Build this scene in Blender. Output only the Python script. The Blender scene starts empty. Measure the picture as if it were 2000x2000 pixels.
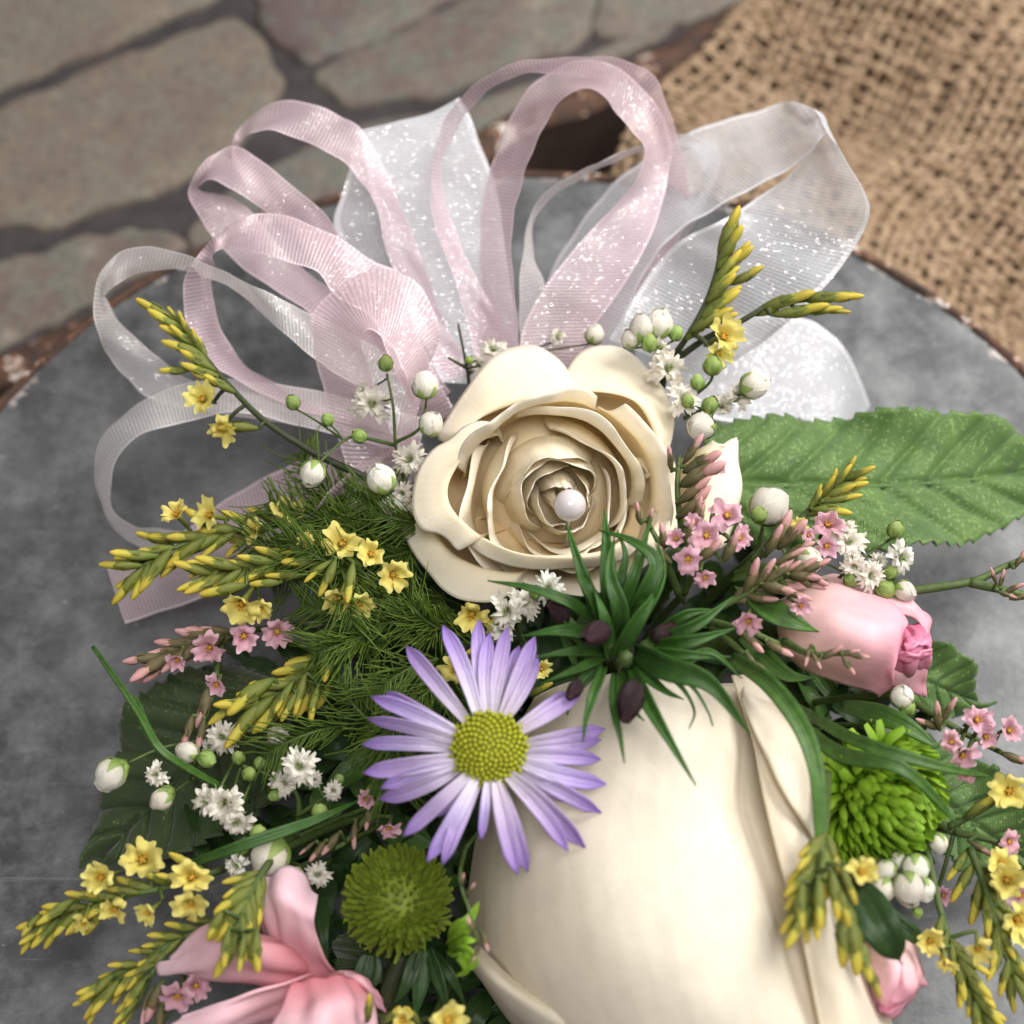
import bpy, math, random
import numpy as np
from mathutils import Vector, Matrix, Quaternion

random.seed(7); RNG = np.random.default_rng(7)
scene = bpy.context.scene
col = scene.collection

# ------------------------------------------------------------------ camera
FOV, EL, DIST, FULL = 36.0, 60.0, 0.2616, 1932.0
KT = math.tan(math.radians(FOV / 2))
CB = np.array([0, -math.cos(math.radians(EL)), math.sin(math.radians(EL))])   # towards the camera
CR = np.array([1.0, 0, 0])
CU = np.cross(CB, CR)
CAM = CB * DIST
cam_d = bpy.data.cameras.new('camera'); cam = bpy.data.objects.new('camera', cam_d); col.objects.link(cam)
cam.matrix_world = Matrix(((CR[0], CU[0], CB[0], CAM[0]), (CR[1], CU[1], CB[1], CAM[1]), (CR[2], CU[2], CB[2], CAM[2]), (0, 0, 0, 1)))
cam_d.sensor_fit = 'HORIZONTAL'; cam_d.angle = math.radians(FOV)
cam_d.clip_start = 0.005; cam_d.clip_end = 20
cam_d.dof.use_dof = True; cam_d.dof.focus_distance = 0.2145; cam_d.dof.aperture_fstop = 16.5
scene.camera = cam

# ------------------------------------------------------------------ world, lamps, exposure
world = bpy.data.worlds.new('World'); scene.world = world; world.use_nodes = True
bg = world.node_tree.nodes['Background']; bg.inputs[0].default_value = (1.0, 0.97, 0.94, 1); bg.inputs[1].default_value = 0.30

def area(name, loc, target, size, energy, color):
    d = bpy.data.lights.new(name, 'AREA'); d.shape = 'RECTANGLE'; d.size = size[0]; d.size_y = size[1]; d.energy = energy; d.color = color
    o = bpy.data.objects.new(name, d); col.objects.link(o); o.location = loc
    o.rotation_euler = (Vector(target) - Vector(loc)).to_track_quat('-Z', 'Y').to_euler()
    return o
area('ceiling_lamp', (0.30, 0.17, 0.36), (0.02, 0.0, 0.02), (0.30, 0.24), 3.1, (1.0, 0.965, 0.92))
area('fill_light', (0.06, -0.20, 0.66), (0.02, 0.0, 0.02), (0.30, 0.22), 2.9, (1.0, 0.97, 0.94))  # added fill from the camera side, softens the shadows
scene.view_settings.view_transform = 'Standard'; scene.view_settings.look = 'None'
scene.view_settings.exposure = 0.10; scene.view_settings.gamma = 1.0
scene.render.engine = 'CYCLES'
scene.cycles.use_denoising = True; scene.cycles.use_adaptive_sampling = True; scene.cycles.adaptive_threshold = 0.03
scene.cycles.transparent_max_bounces = 24; scene.cycles.max_bounces = 8
scene.cycles.diffuse_bounces = 5; scene.cycles.glossy_bounces = 2; scene.cycles.transmission_bounces = 6
scene.cycles.caustics_reflective = False; scene.cycles.caustics_refractive = False
scene.cycles.sample_clamp_indirect = 3.0

# ------------------------------------------------------------------ geometry helpers
def W(x, y, h):
    """the point h millimetres above the tray top that stands at this place of the layout drawing"""
    d = -CB + CR * ((x / FULL * 2 - 1) * KT) + CU * ((1 - y / FULL * 2) * KT)
    t = (h * 0.001 - CAM[2]) / d[2]
    return CAM + d * t
def mpp(p):
    return float(np.dot(CAM - np.asarray(p), CB)) * 2 * KT / FULL
def crop(x0, y0, size):
    k = 0.966 * size / 1932.0
    return lambda zx, zy: (x0 * 0.966 + zx * k, y0 * 0.966 + zy * k)
def idir(ang, toward=0.0):
    """direction at an angle (0 right, 90 up the picture), leaning towards the viewer by 'toward'"""
    a = math.radians(ang)
    v = CR * math.cos(a) + CU * math.sin(a) + CB * toward
    return v / np.linalg.norm(v)
def cr(pts, n):
    p = np.asarray(pts, float)
    if len(p) == 2:
        t = np.linspace(0, 1, n)[:, None]; return p[0] * (1 - t) + p[1] * t
    q = np.vstack([2 * p[0] - p[1], p, 2 * p[-1] - p[-2]])
    k = len(p) - 1
    s = np.linspace(0, k, n); i = np.minimum(s.astype(int), k - 1); t = (s - i)[:, None]
    a, b, c, d = q[i], q[i + 1], q[i + 2], q[i + 3]
    return 0.5 * ((2 * b) + (c - a) * t + (2 * a - 5 * b + 4 * c - d) * t * t + (3 * b - a - 3 * c + d) * t ** 3)
def cra(pts, n):
    """arc-length even catmull-rom"""
    d = cr(pts, max(60, n * 4)); L = np.r_[0, np.cumsum(np.linalg.norm(np.diff(d, axis=0), axis=1))]
    s = np.linspace(0, L[-1], n)
    return np.stack([np.interp(s, L, d[:, k]) for k in range(d.shape[1])], 1)
def grid_faces(nu, nv):
    return [(j * nu + i, j * nu + i + 1, (j + 1) * nu + i + 1, (j + 1) * nu + i) for j in range(nv - 1) for i in range(nu - 1)]
def make_mesh(name, v, f, mats, uv=None, fm=None, smooth=True):
    m = bpy.data.meshes.new(name); m.from_pydata([tuple(map(float, p)) for p in v], [], f)
    for k in (mats if isinstance(mats, (list, tuple)) else [mats]): m.materials.append(k)
    if fm is not None: m.polygons.foreach_set('material_index', np.asarray(fm, np.int32))
    if smooth: m.polygons.foreach_set('use_smooth', np.ones(len(m.polygons), bool))
    if uv is not None:
        L = m.uv_layers.new(name='UVMap'); idx = np.empty(len(m.loops), np.int32); m.loops.foreach_get('vertex_index', idx)
        L.data.foreach_set('uv', np.asarray(uv, np.float32)[idx].ravel())
    m.update(); return m
class MB:
    """collects pieces of one mesh"""
    def __init__(s): s.v = []; s.f = []; s.fm = []; s.uv = []
    def add(s, v, f, mi=0, uv=None):
        o = len(s.v); s.v.extend([tuple(map(float, p)) for p in v]); s.f.extend([tuple(i + o for i in q) for q in f]); s.fm.extend([mi] * len(f))
        s.uv.extend([tuple(map(float, p)) for p in uv] if uv is not None else [(0, 0)] * len(v))
    def mesh(s, name, mats, smooth=True): return make_mesh(name, s.v, s.f, mats, s.uv, s.fm, smooth)
def tube_geo(pts, r0, r1=None, sides=6, n=None):
    p = cra(pts, n or max(4, len(pts) * 5)); k = len(p); r1 = r0 if r1 is None else r1
    tan = np.gradient(p, axis=0); tan /= np.linalg.norm(tan, axis=1)[:, None] + 1e-12
    a = np.cross(tan[0], [0.3, 0.2, 0.93]); a /= np.linalg.norm(a) + 1e-12
    v = []; uv = []
    for i in range(k):
        a = a - tan[i] * np.dot(a, tan[i]); a /= np.linalg.norm(a) + 1e-12; b = np.cross(tan[i], a)
        r = r0 + (r1 - r0) * i / (k - 1)
        for j in range(sides):
            t = 2 * math.pi * j / sides; v.append(p[i] + (a * math.cos(t) + b * math.sin(t)) * r); uv.append((j / sides, i / (k - 1)))
    f = [(i * sides + j, i * sides + (j + 1) % sides, (i + 1) * sides + (j + 1) % sides, (i + 1) * sides + j) for i in range(k - 1) for j in range(sides)]
    f += [tuple(range(sides))[::-1], tuple((k - 1) * sides + j for j in range(sides))]
    return v, f, uv
def lathe_geo(prof, sides=12, wob=0.0):
    v = []; uv = []; n = len(prof)
    for i, (r, z) in enumerate(prof):
        for j in range(sides):
            t = 2 * math.pi * j / sides; rr = r * (1 + wob * math.sin(3 * t + i)); v.append((rr * math.cos(t), rr * math.sin(t), z)); uv.append((j / sides, i / (n - 1)))
    f = [(i * sides + j, i * sides + (j + 1) % sides, (i + 1) * sides + (j + 1) % sides, (i + 1) * sides + j) for i in range(n - 1) for j in range(sides)]
    f += [tuple(range(sides))[::-1], tuple((n - 1) * sides + j for j in range(sides))]
    return v, f, uv
def blade_geo(pts, width, normal, prof=None, nu=5, nv=14, groove=0.25, fold=0.0, twist=0.0):
    """a leaf or ray petal along world points; width in metres, normal roughly the side it shows"""
    p = cra(pts, nv); tan = np.gradient(p, axis=0); tan /= np.linalg.norm(tan, axis=1)[:, None] + 1e-12
    nrm = np.asarray(normal, float); v = []; uv = []
    for i in range(nv):
        s = i / (nv - 1); w = width * (prof(s) if prof else math.sin(math.pi * min(1, s * 0.92 + 0.08)) ** 0.7)
        side = np.cross(tan[i], nrm); side /= np.linalg.norm(side) + 1e-12; up = np.cross(side, tan[i])
        if twist:
            c, q = math.cos(twist * s), math.sin(twist * s); side, up = side * c + up * q, up * c - side * q
        for j in range(nu):
            u = j / (nu - 1) * 2 - 1
            v.append(p[i] + side * (u * w / 2) + up * (w * groove * (abs(u) ** 1.5) * (1 + fold) ))
            uv.append((j / (nu - 1), s))
    return v, grid_faces(nu, nv), uv
def loft_geo(rows, nu=24, nv=16, wave=0.0, wavef=5.0, ripple=0.0, seed=0):
    """surface through several world-space curves"""
    R = [cra(r, nu) for r in rows]; A = np.array(R); v = np.empty((nv, nu, 3))
    for i in range(nu): v[:, i] = cr(A[:, i], nv)
    du = np.gradient(v, axis=1); dv = np.gradient(v, axis=0); n = np.cross(du, dv); n /= np.linalg.norm(n, axis=2)[..., None] + 1e-12
    U, V_ = np.meshgrid(np.linspace(0, 1, nu), np.linspace(0, 1, nv)); rs = np.random.default_rng(seed); ph = rs.uniform(0, 6.28, 6)
    d = wave * V_ ** 1.6 * (np.sin(U * wavef * 6.28 + ph[0]) + 0.5 * np.sin(U * wavef * 11 + ph[1]))
    d = d + ripple * (np.sin(U * 9 + V_ * 4 + ph[2]) + 0.6 * np.sin(U * 21 - V_ * 7 + ph[3]) + 0.5 * np.sin(V_ * 13 + U * 3 + ph[4]))
    v = v + n * d[..., None]
    uv = np.stack([U, V_], -1).reshape(-1, 2)
    return v.reshape(-1, 3), grid_faces(nu, nv), uv

# ------------------------------------------------------------------ object helpers
def tag(o, label, cat, group=None, kind=None):
    if label: o['label'] = label
    if cat: o['category'] = cat
    if group: o['group'] = group
    if kind: o['kind'] = kind
    return o
class Thing:
    def __init__(s, name, loc, label, cat, group=None, kind=None):
        s.o = bpy.data.objects.new(name, None); s.o.empty_display_size = 0.005; col.objects.link(s.o)
        s.loc = np.asarray(loc, float); s.o.location = s.loc; tag(s.o, label, cat, group, kind)
    def part(s, name, v, f, mat, uv=None, parent=None, thick=0.0, fm=None, smooth=True, label=None):
        v = np.asarray([tuple(p) for p in v], float) - s.loc
        o = bpy.data.objects.new(name, make_mesh(name, v, f, mat, uv, fm, smooth)); col.objects.link(o); o.parent = parent or s.o
        if thick:
            md = o.modifiers.new('thickness', 'SOLIDIFY'); md.thickness = thick; md.offset = 0
        if label: o['label'] = label
        return o
    def mb(s, name, mb, mats, parent=None, thick=0.0, smooth=True):
        return s.part(name, mb.v, mb.f, mats, mb.uv, parent, thick, mb.fm, smooth)
    def inst(s, name, mesh, pos, axis, scale, roll=None, parent=None):
        o = bpy.data.objects.new(name, mesh); col.objects.link(o); o.parent = parent or s.o
        q = Vector(axis).normalized().to_track_quat('Z', 'Y') @ Quaternion((0, 0, 1), random.uniform(0, 6.28) if roll is None else roll)
        o.location = Vector(np.asarray(pos) - s.loc); o.rotation_mode = 'QUATERNION'; o.rotation_quaternion = q
        o.scale = (scale,) * 3 if not hasattr(scale, '__len__') else scale
        return o

# ------------------------------------------------------------------ materials
def newmat(name):
    m = bpy.data.materials.new(name); m.use_nodes = True; nt = m.node_tree; nt.nodes.clear()
    return m, nt
def N(nt, t, ins=None, **kw):
    n = nt.nodes.new(t)
    for k, v in kw.items(): setattr(n, k, v)
    for k, v in (ins or {}).items():
        if isinstance(v, bpy.types.NodeSocket): nt.links.new(v, n.inputs[k])
        else: n.inputs[k].default_value = v
    return n
def math_(nt, op, a, b=None, c=None):
    ins = {0: a}
    if b is not None: ins[1] = b
    if c is not None: ins[2] = c
    return N(nt, 'ShaderNodeMath', ins, operation=op).outputs[0]
def mixc(nt, fac, a, b, mode='MIX'):
    n = N(nt, 'ShaderNodeMix', data_type='RGBA', blend_type=mode)
    for k, v in ((0, fac), (6, a), (7, b)):
        if isinstance(v, bpy.types.NodeSocket): nt.links.new(v, n.inputs[k])
        else: n.inputs[k].default_value = v if k == 0 else (*v, 1)[:4]
    return n.outputs[2]
def ramp(nt, fac, stops):
    n = N(nt, 'ShaderNodeValToRGB', {0: fac}); e = n.color_ramp.elements
    while len(e) < len(stops): e.new(0.5)
    for el, (p, c) in zip(e, stops): el.position = p; el.color = (*c, 1)[:4] if hasattr(c, '__len__') else (c, c, c, 1)
    return n.outputs[0]
def coords(nt, scale=1000.0, kind='Object'):
    tc = N(nt, 'ShaderNodeTexCoord'); return N(nt, 'ShaderNodeMapping', {0: tc.outputs[kind], 3: (scale,) * 3}).outputs[0]
def noise(nt, co, scale, detail=4.0, rough=0.6, out=0):
    return N(nt, 'ShaderNodeTexNoise', {'Vector': co, 'Scale': scale, 'Detail': detail, 'Roughness': rough}).outputs[out]
def finish(nt, shader): N(nt, 'ShaderNodeOutputMaterial', {0: shader})
def plant_mat(name, base, tip=None, var=0.18, rough=0.5, transl=0.22, veins=0.0, vscale=14.0, spec=0.35, bump=0.25, nscale=0.8, mid=None, sheen=0.0, pos=0.5, vb=0.35, vax=0, ov=0.14):
    """petal or leaf: pigment runs base->tip along v, fine veins along the length, light passes through"""
    m, nt = newmat(name); tip = tip or base
    tc = N(nt, 'ShaderNodeTexCoord'); sep = N(nt, 'ShaderNodeSeparateXYZ', {0: tc.outputs['UV']})
    co = coords(nt)
    stops = [(0.0, base), (1.0, tip)] if mid is None else [(0.0, base), (pos, mid), (1.0, tip)]
    c = ramp(nt, sep.outputs[1], stops)
    nz = noise(nt, co, nscale, 5.0); oi = N(nt, 'ShaderNodeObjectInfo')
    c = mixc(nt, 1.0, c, ramp(nt, oi.outputs['Random'], [(0.0, (1 - ov, 1 - ov * 1.2, 1 - ov * 1.3)), (0.5, (1, 1 - ov * 0.3, 1 - ov * 0.5)), (1.0, (1 + ov * 0.4, 1 + ov * 0.5, 1 + ov * 0.6))]), 'MULTIPLY')
    lo = tuple(max(0, x * (1 - var * 1.6)) for x in (1, 1, 1)); hi = tuple(1 + var for x in (1, 1, 1))
    c = mixc(nt, 1.0, c, ramp(nt, nz, [(0.25, lo), (0.75, hi)]), 'MULTIPLY')
    vein = math_(nt, 'SINE', math_(nt, 'MULTIPLY_ADD', sep.outputs[vax], vscale * 6.283, math_(nt, 'MULTIPLY', noise(nt, co, 0.35, 3.0), 5.0)))
    if veins: c = mixc(nt, math_(nt, 'MULTIPLY', math_(nt, 'MULTIPLY_ADD', vein, 0.5, 0.5), veins), c, tuple(x * 0.45 for x in tip))
    hgt = math_(nt, 'ADD', math_(nt, 'MULTIPLY', vein, vb), math_(nt, 'MULTIPLY', noise(nt, co, 3.5, 3.0), 1.0))
    bp = N(nt, 'ShaderNodeBump', {'Strength': bump, 'Distance': 0.0002, 'Height': hgt}).outputs[0]
    p = N(nt, 'ShaderNodeBsdfPrincipled', {'Base Color': c, 'Roughness': rough, 'Specular IOR Level': spec, 'Normal': bp, 'Sheen Weight': sheen})
    t = N(nt, 'ShaderNodeBsdfTranslucent', {0: c, 1: bp})
    finish(nt, N(nt, 'ShaderNodeMixShader', {0: transl, 1: p.outputs[0], 2: t.outputs[0]}).outputs[0]); return m
def facet_normal(nt, vec, amount):
    """every thread crossing tilts a little its own way"""
    vo = N(nt, 'ShaderNodeTexVoronoi', {'Vector': vec, 'Scale': 1.0, 'Randomness': 0.7})
    g = N(nt, 'ShaderNodeNewGeometry')
    d = N(nt, 'ShaderNodeVectorMath', {0: vo.outputs['Color'], 1: (0.5, 0.5, 0.5)}, operation='SUBTRACT').outputs[0]
    d = N(nt, 'ShaderNodeVectorMath', {0: d, 'Scale': amount}, operation='SCALE').outputs[0]
    s = N(nt, 'ShaderNodeVectorMath', {0: g.outputs['Normal'], 1: d}, operation='ADD').outputs[0]
    return N(nt, 'ShaderNodeVectorMath', {0: s}, operation='NORMALIZE').outputs[0], vo
def organza(name, colr, edge, width_threads=22, pitch=0.60, lo=0.46, hi=0.80):
    m, nt = newmat(name)
    tc = N(nt, 'ShaderNodeTexCoord'); sep = N(nt, 'ShaderNodeSeparateXYZ', {0: tc.outputs['UV']}); u, v = sep.outputs[0], sep.outputs[1]
    co = coords(nt)
    wob = math_(nt, 'MULTIPLY', noise(nt, co, 0.25, 2.0), 2.2)
    rib = math_(nt, 'MULTIPLY_ADD', math_(nt, 'SINE', math_(nt, 'MULTIPLY_ADD', u, 6.283 / pitch, wob)), 0.5, 0.5)
    warp = math_(nt, 'MULTIPLY_ADD', math_(nt, 'SINE', math_(nt, 'MULTIPLY', v, 6.283 * width_threads)), 0.5, 0.5)
    weave = math_(nt, 'ADD', math_(nt, 'MULTIPLY', rib, 0.7), math_(nt, 'MULTIPLY', warp, 0.3))
    patch = noise(nt, co, 0.10, 2.0)
    alpha = math_(nt, 'ADD', math_(nt, 'MULTIPLY_ADD', weave, hi - lo, lo), math_(nt, 'MULTIPLY', math_(nt, 'SUBTRACT', patch, 0.5), 0.25))
    e = math_(nt, 'GREATER_THAN', math_(nt, 'ABSOLUTE', math_(nt, 'SUBTRACT', v, 0.5)), 0.462)
    alpha = math_(nt, 'MINIMUM', math_(nt, 'MAXIMUM', alpha, math_(nt, 'MULTIPLY', e, 0.9)), 0.97)
    c = mixc(nt, math_(nt, 'MULTIPLY', e, 0.8), colr, edge)
    cvec = N(nt, 'ShaderNodeCombineXYZ', {0: math_(nt, 'MULTIPLY', u, 1.0 / 0.24), 1: math_(nt, 'MULTIPLY', v, width_threads * 1.3)}).outputs[0]
    nrm, vo = facet_normal(nt, cvec, 0.75)
    bp = N(nt, 'ShaderNodeBump', {'Strength': 0.35, 'Distance': 0.0002, 'Height': rib}).outputs[0]
    dif = N(nt, 'ShaderNodeBsdfDiffuse', {0: c, 2: bp}).outputs[0]; tr = N(nt, 'ShaderNodeBsdfTranslucent', {0: c}).outputs[0]
    body = N(nt, 'ShaderNodeMixShader', {0: 0.40, 1: dif, 2: tr}).outputs[0]
    gl = N(nt, 'ShaderNodeBsdfGlossy', {0: (1, 1, 1, 1), 'Roughness': 0.10, 'Normal': nrm}).outputs[0]
    gs = N(nt, 'ShaderNodeBsdfGlossy', {0: (1, 1, 1, 1), 'Roughness': 0.42, 'Normal': bp}).outputs[0]
    gw = math_(nt, 'MULTIPLY', math_(nt, 'GREATER_THAN', N(nt, 'ShaderNodeSeparateColor', {0: vo.outputs['Color']}).outputs[2], 0.74), 0.13)
    body = N(nt, 'ShaderNodeMixShader', {0: 0.09, 1: body, 2: gs}).outputs[0]
    body = N(nt, 'ShaderNodeMixShader', {0: gw, 1: body, 2: gl}).outputs[0]
    tp = N(nt, 'ShaderNodeBsdfTransparent', {0: (1, 1, 1, 1)}).outputs[0]
    finish(nt, N(nt, 'ShaderNodeMixShader', {0: alpha, 1: tp, 2: body}).outputs[0]); return m
def silk(name, c1, c2, glint):
    m, nt = newmat(name); co = coords(nt); tc = N(nt, 'ShaderNodeTexCoord'); sep = N(nt, 'ShaderNodeSeparateXYZ', {0: tc.outputs['UV']})
    c = mixc(nt, ramp(nt, noise(nt, co, 0.22, 5.0), [(0.3, 0.0), (0.7, 1.0)]), c1, c2)
    wv = N(nt, 'ShaderNodeTexWave', {'Vector': co, 'Scale': 0.9, 'Distortion': 1.0, 'Detail': 1.0}, wave_type='BANDS').outputs[1]
    bp = N(nt, 'ShaderNodeBump', {'Strength': 0.25, 'Distance': 0.0002, 'Height': wv}).outputs[0]
    nrm, vo = facet_normal(nt, N(nt, 'ShaderNodeVectorMath', {0: co, 1: (3.4, 3.4, 3.4)}, operation='MULTIPLY').outputs[0], 0.85)
    p = N(nt, 'ShaderNodeBsdfPrincipled', {'Base Color': c, 'Roughness': 0.6, 'Normal': bp, 'Sheen Weight': 0.25, 'Specular IOR Level': 0.3}).outputs[0]
    gl = N(nt, 'ShaderNodeBsdfGlossy', {0: (*glint, 1), 'Roughness': 0.2, 'Normal': nrm}).outputs[0]
    finish(nt, N(nt, 'ShaderNodeMixShader', {0: 0.022, 1: p, 2: gl}).outputs[0]); return m
def simple(name, c1, c2, scale=0.5, rough=0.6, bump=0.3, metal=0.0, spec=0.4, dist=0.0004, detail=6.0):
    m, nt = newmat(name); co = coords(nt); nz = noise(nt, co, scale, detail)
    c = mixc(nt, ramp(nt, nz, [(0.3, 0.0), (0.7, 1.0)]), c1, c2)
    bp = N(nt, 'ShaderNodeBump', {'Strength': bump, 'Distance': dist, 'Height': noise(nt, co, scale * 3, 5.0)}).outputs[0]
    p = N(nt, 'ShaderNodeBsdfPrincipled', {'Base Color': c, 'Roughness': rough, 'Metallic': metal, 'Normal': bp, 'Specular IOR Level': spec}).outputs[0]
    finish(nt, p); return m
def zinc():
    m, nt = newmat('galvanized_zinc'); co = coords(nt)
    big = noise(nt, co, 0.018, 5.0, 0.65); mid = noise(nt, co, 0.09, 6.0, 0.7); fine = noise(nt, co, 0.9, 4.0)
    vo = N(nt, 'ShaderNodeSeparateColor', {0: N(nt, 'ShaderNodeTexVoronoi', {'Vector': co, 'Scale': 0.12}).outputs['Color']}).outputs[0]
    c = mixc(nt, ramp(nt, big, [(0.35, 0.0), (0.65, 1.0)]), (0.044, 0.046, 0.051), (0.118, 0.122, 0.127))
    c = mixc(nt, ramp(nt, mid, [(0.42, 0.0), (0.68, 0.75)]), c, (0.22, 0.228, 0.235))
    c = mixc(nt, 0.10, c, vo, 'OVERLAY')
    c = mixc(nt, ramp(nt, fine, [(0.55, 0.0), (0.8, 0.45)]), c, (0.065, 0.066, 0.07))
    rust = ramp(nt, noise(nt, co, 0.045, 6.0, 0.7), [(0.66, 0.0), (0.74, 1.0)])
    c = mixc(nt, math_(nt, 'MULTIPLY', rust, 0.75), c, (0.13, 0.075, 0.055))
    spots = ramp(nt, noise(nt, co, 0.22, 5.0, 0.75), [(0.66, 0.0), (0.71, 1.0)])
    c = mixc(nt, math_(nt, 'MULTIPLY', spots, 0.6), c, (0.40, 0.41, 0.42))
    sv = N(nt, 'ShaderNodeMapping', {0: co, 2: (0, 0, 0.6), 3: (0.03, 0.9, 1.0)}).outputs[0]
    scr = ramp(nt, noise(nt, sv, 1.0, 4.0, 0.7), [(0.62, 0.0), (0.70, 1.0)])
    c = mixc(nt, math_(nt, 'MULTIPLY', scr, 0.28), c, (0.30, 0.31, 0.32))
    # flaking paint and rust near the rim
    gp = N(nt, 'ShaderNodeVectorMath', {0: co}, operation='LENGTH').outputs['Value']
    edge = N(nt, 'ShaderNodeMapRange', {0: gp, 1: 98.0, 2: 107.0, 3: 0.0, 4: 0.30}).outputs[0]
    fl = math_(nt, 'ADD', noise(nt, co, 0.13, 6.0, 0.7), edge)
    c = mixc(nt, ramp(nt, fl, [(0.74, 0.0), (0.80, 1.0)]), c, (0.42, 0.39, 0.37))
    c = mixc(nt, ramp(nt, fl, [(0.84, 0.0), (0.88, 1.0)]), c, (0.11, 0.055, 0.035))
    bp = N(nt, 'ShaderNodeBump', {'Strength': 0.35, 'Distance': 0.0006, 'Height': math_(nt, 'ADD', mid, math_(nt, 'MULTIPLY', fine, 0.3))}).outputs[0]
    rg = N(nt, 'ShaderNodeMapRange', {0: mid, 3: 0.42, 4: 0.68}).outputs[0]
    finish(nt, N(nt, 'ShaderNodeBsdfPrincipled', {'Base Color': c, 'Metallic': 0.35, 'Roughness': rg, 'Normal': bp}).outputs[0]); return m
def chipped(name, seed=0.0, k=1.0):
    """old white paint flaking off rusty iron"""
    m, nt = newmat(name); co = N(nt, 'ShaderNodeVectorMath', {0: coords(nt), 1: (seed, seed, 0)}, operation='ADD').outputs[0]
    c = mixc(nt, ramp(nt, noise(nt, co, 0.25, 6.0), [(0.35, 0.0), (0.7, 1.0)]), (0.028, 0.016, 0.012), (0.10, 0.042, 0.020))
    a = noise(nt, co, 0.11, 6.0, 0.7)
    c = mixc(nt, ramp(nt, a, [(0.54, 0.0), (0.57, 1.0)]), c, (0.18, 0.080, 0.040))
    c = mixc(nt, ramp(nt, a, [(0.585, 0.0), (0.60, 1.0)]), c, (0.62, 0.57, 0.52))
    bp = N(nt, 'ShaderNodeBump', {'Strength': 0.8, 'Distance': 0.001, 'Height': a}).outputs[0]
    finish(nt, N(nt, 'ShaderNodeBsdfPrincipled', {'Base Color': c, 'Roughness': 0.75, 'Normal': bp}).outputs[0]); return m
def stone():
    m, nt = newmat('weathered_brick'); co = coords(nt)
    oi = N(nt, 'ShaderNodeObjectInfo')
    a = noise(nt, co, 0.05, 5.0, 0.6); b = noise(nt, co, 0.14, 6.0, 0.7)
    c = mixc(nt, ramp(nt, a, [(0.40, 0.0), (0.60, 1.0)]), (0.112, 0.080, 0.076), (0.175, 0.152, 0.125))
    c = mixc(nt, ramp(nt, b, [(0.48, 0.0), (0.58, 0.75)]), c, (0.125, 0.142, 0.122))
    c = mixc(nt, math_(nt, 'MULTIPLY', oi.outputs['Random'], 0.45), c, (0.215, 0.175, 0.125))
    c = mixc(nt, ramp(nt, noise(nt, co, 0.6, 5.0), [(0.50, 0.0), (0.66, 0.7)]), c, (0.075, 0.060, 0.058))
    c = mixc(nt, ramp(nt, noise(nt, co, 0.09, 6.0, 0.7), [(0.60, 0.0), (0.68, 0.6)]), c, (0.30, 0.27, 0.21))
    bp = N(nt, 'ShaderNodeBump', {'Strength': 0.7, 'Distance': 0.0015, 'Height': b}).outputs[0]
    finish(nt, N(nt, 'ShaderNodeBsdfPrincipled', {'Base Color': c, 'Roughness': 0.85, 'Normal': bp}).outputs[0]); return m

M = {}
M['cream'] = plant_mat('cream_petal', (0.96, 0.79, 0.50), (0.94, 0.89, 0.77), var=0.04, rough=0.55, transl=0.30, vscale=30, bump=0.2, mid=(0.96, 0.865, 0.64), nscale=0.2, spec=0.18, vb=0.10, ov=0.02, pos=0.62)
M['cream_big'] = plant_mat('ivory_petal', (0.86, 0.77, 0.60), (0.87, 0.79, 0.63), var=0.05, rough=0.52, transl=0.24, vscale=26, bump=0.38, mid=(0.83, 0.775, 0.655), nscale=0.25, spec=0.22, vb=0.2, vax=1, ov=0.02)
M['pink_rose'] = plant_mat('pink_petal', (0.88, 0.72, 0.58), (0.90, 0.44, 0.56), var=0.10, rough=0.5, transl=0.28, vscale=24, bump=0.25, mid=(0.90, 0.58, 0.62), nscale=0.3, vb=0.10, ov=0.05)
M['pink_deep'] = plant_mat('deep_pink_petal', (0.84, 0.25, 0.44), (0.88, 0.40, 0.57), var=0.06, rough=0.5, transl=0.3, vscale=16, bump=0.2, nscale=0.3)
M['pink_lily'] = plant_mat('rosy_petal', (0.72, 0.24, 0.28), (0.88, 0.66, 0.74), var=0.06, rough=0.5, transl=0.28, vscale=18, bump=0.25, mid=(0.84, 0.52, 0.58), nscale=0.25, vb=0.1, ov=0.04, pos=0.45)
M['aster'] = plant_mat('lavender_ray', (0.78, 0.74, 0.82), (0.29, 0.17, 0.56), var=0.05, rough=0.5, transl=0.25, veins=0.10, vscale=3, bump=0.5, mid=(0.54, 0.44, 0.74), pos=0.55)
M['floret'] = plant_mat('yellow_green_floret', (0.24, 0.29, 0.015), (0.48, 0.50, 0.03), var=0.15, rough=0.45, transl=0.15, bump=0.2)
M['mum'] = plant_mat('lime_petal', (0.13, 0.28, 0.010), (0.28, 0.50, 0.035), var=0.12, rough=0.45, transl=0.25, bump=0.25, vscale=4)
M['mum_dark'] = plant_mat('moss_green_petal', (0.12, 0.19, 0.012), (0.28, 0.36, 0.045), var=0.15, rough=0.5, transl=0.2, bump=0.25, vscale=4)
M['leaf'] = plant_mat('green_leaf', (0.05, 0.115, 0.022), (0.075, 0.18, 0.03), var=0.25, rough=0.42, transl=0.18, vscale=4, bump=0.3, veins=0.12)
M['leaf_dark'] = plant_mat('dark_green_leaf', (0.022, 0.055, 0.014), (0.035, 0.085, 0.02), var=0.25, rough=0.45, transl=0.15, vscale=4, bump=0.3)
M['grass'] = plant_mat('bright_blade', (0.034, 0.092, 0.016), (0.050, 0.150, 0.022), var=0.2, rough=0.4, transl=0.2, vscale=4, bump=0.3)
M['fern'] = plant_mat('fern_green', (0.08, 0.155, 0.022), (0.15, 0.25, 0.035), var=0.2, rough=0.5, transl=0.2)
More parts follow.
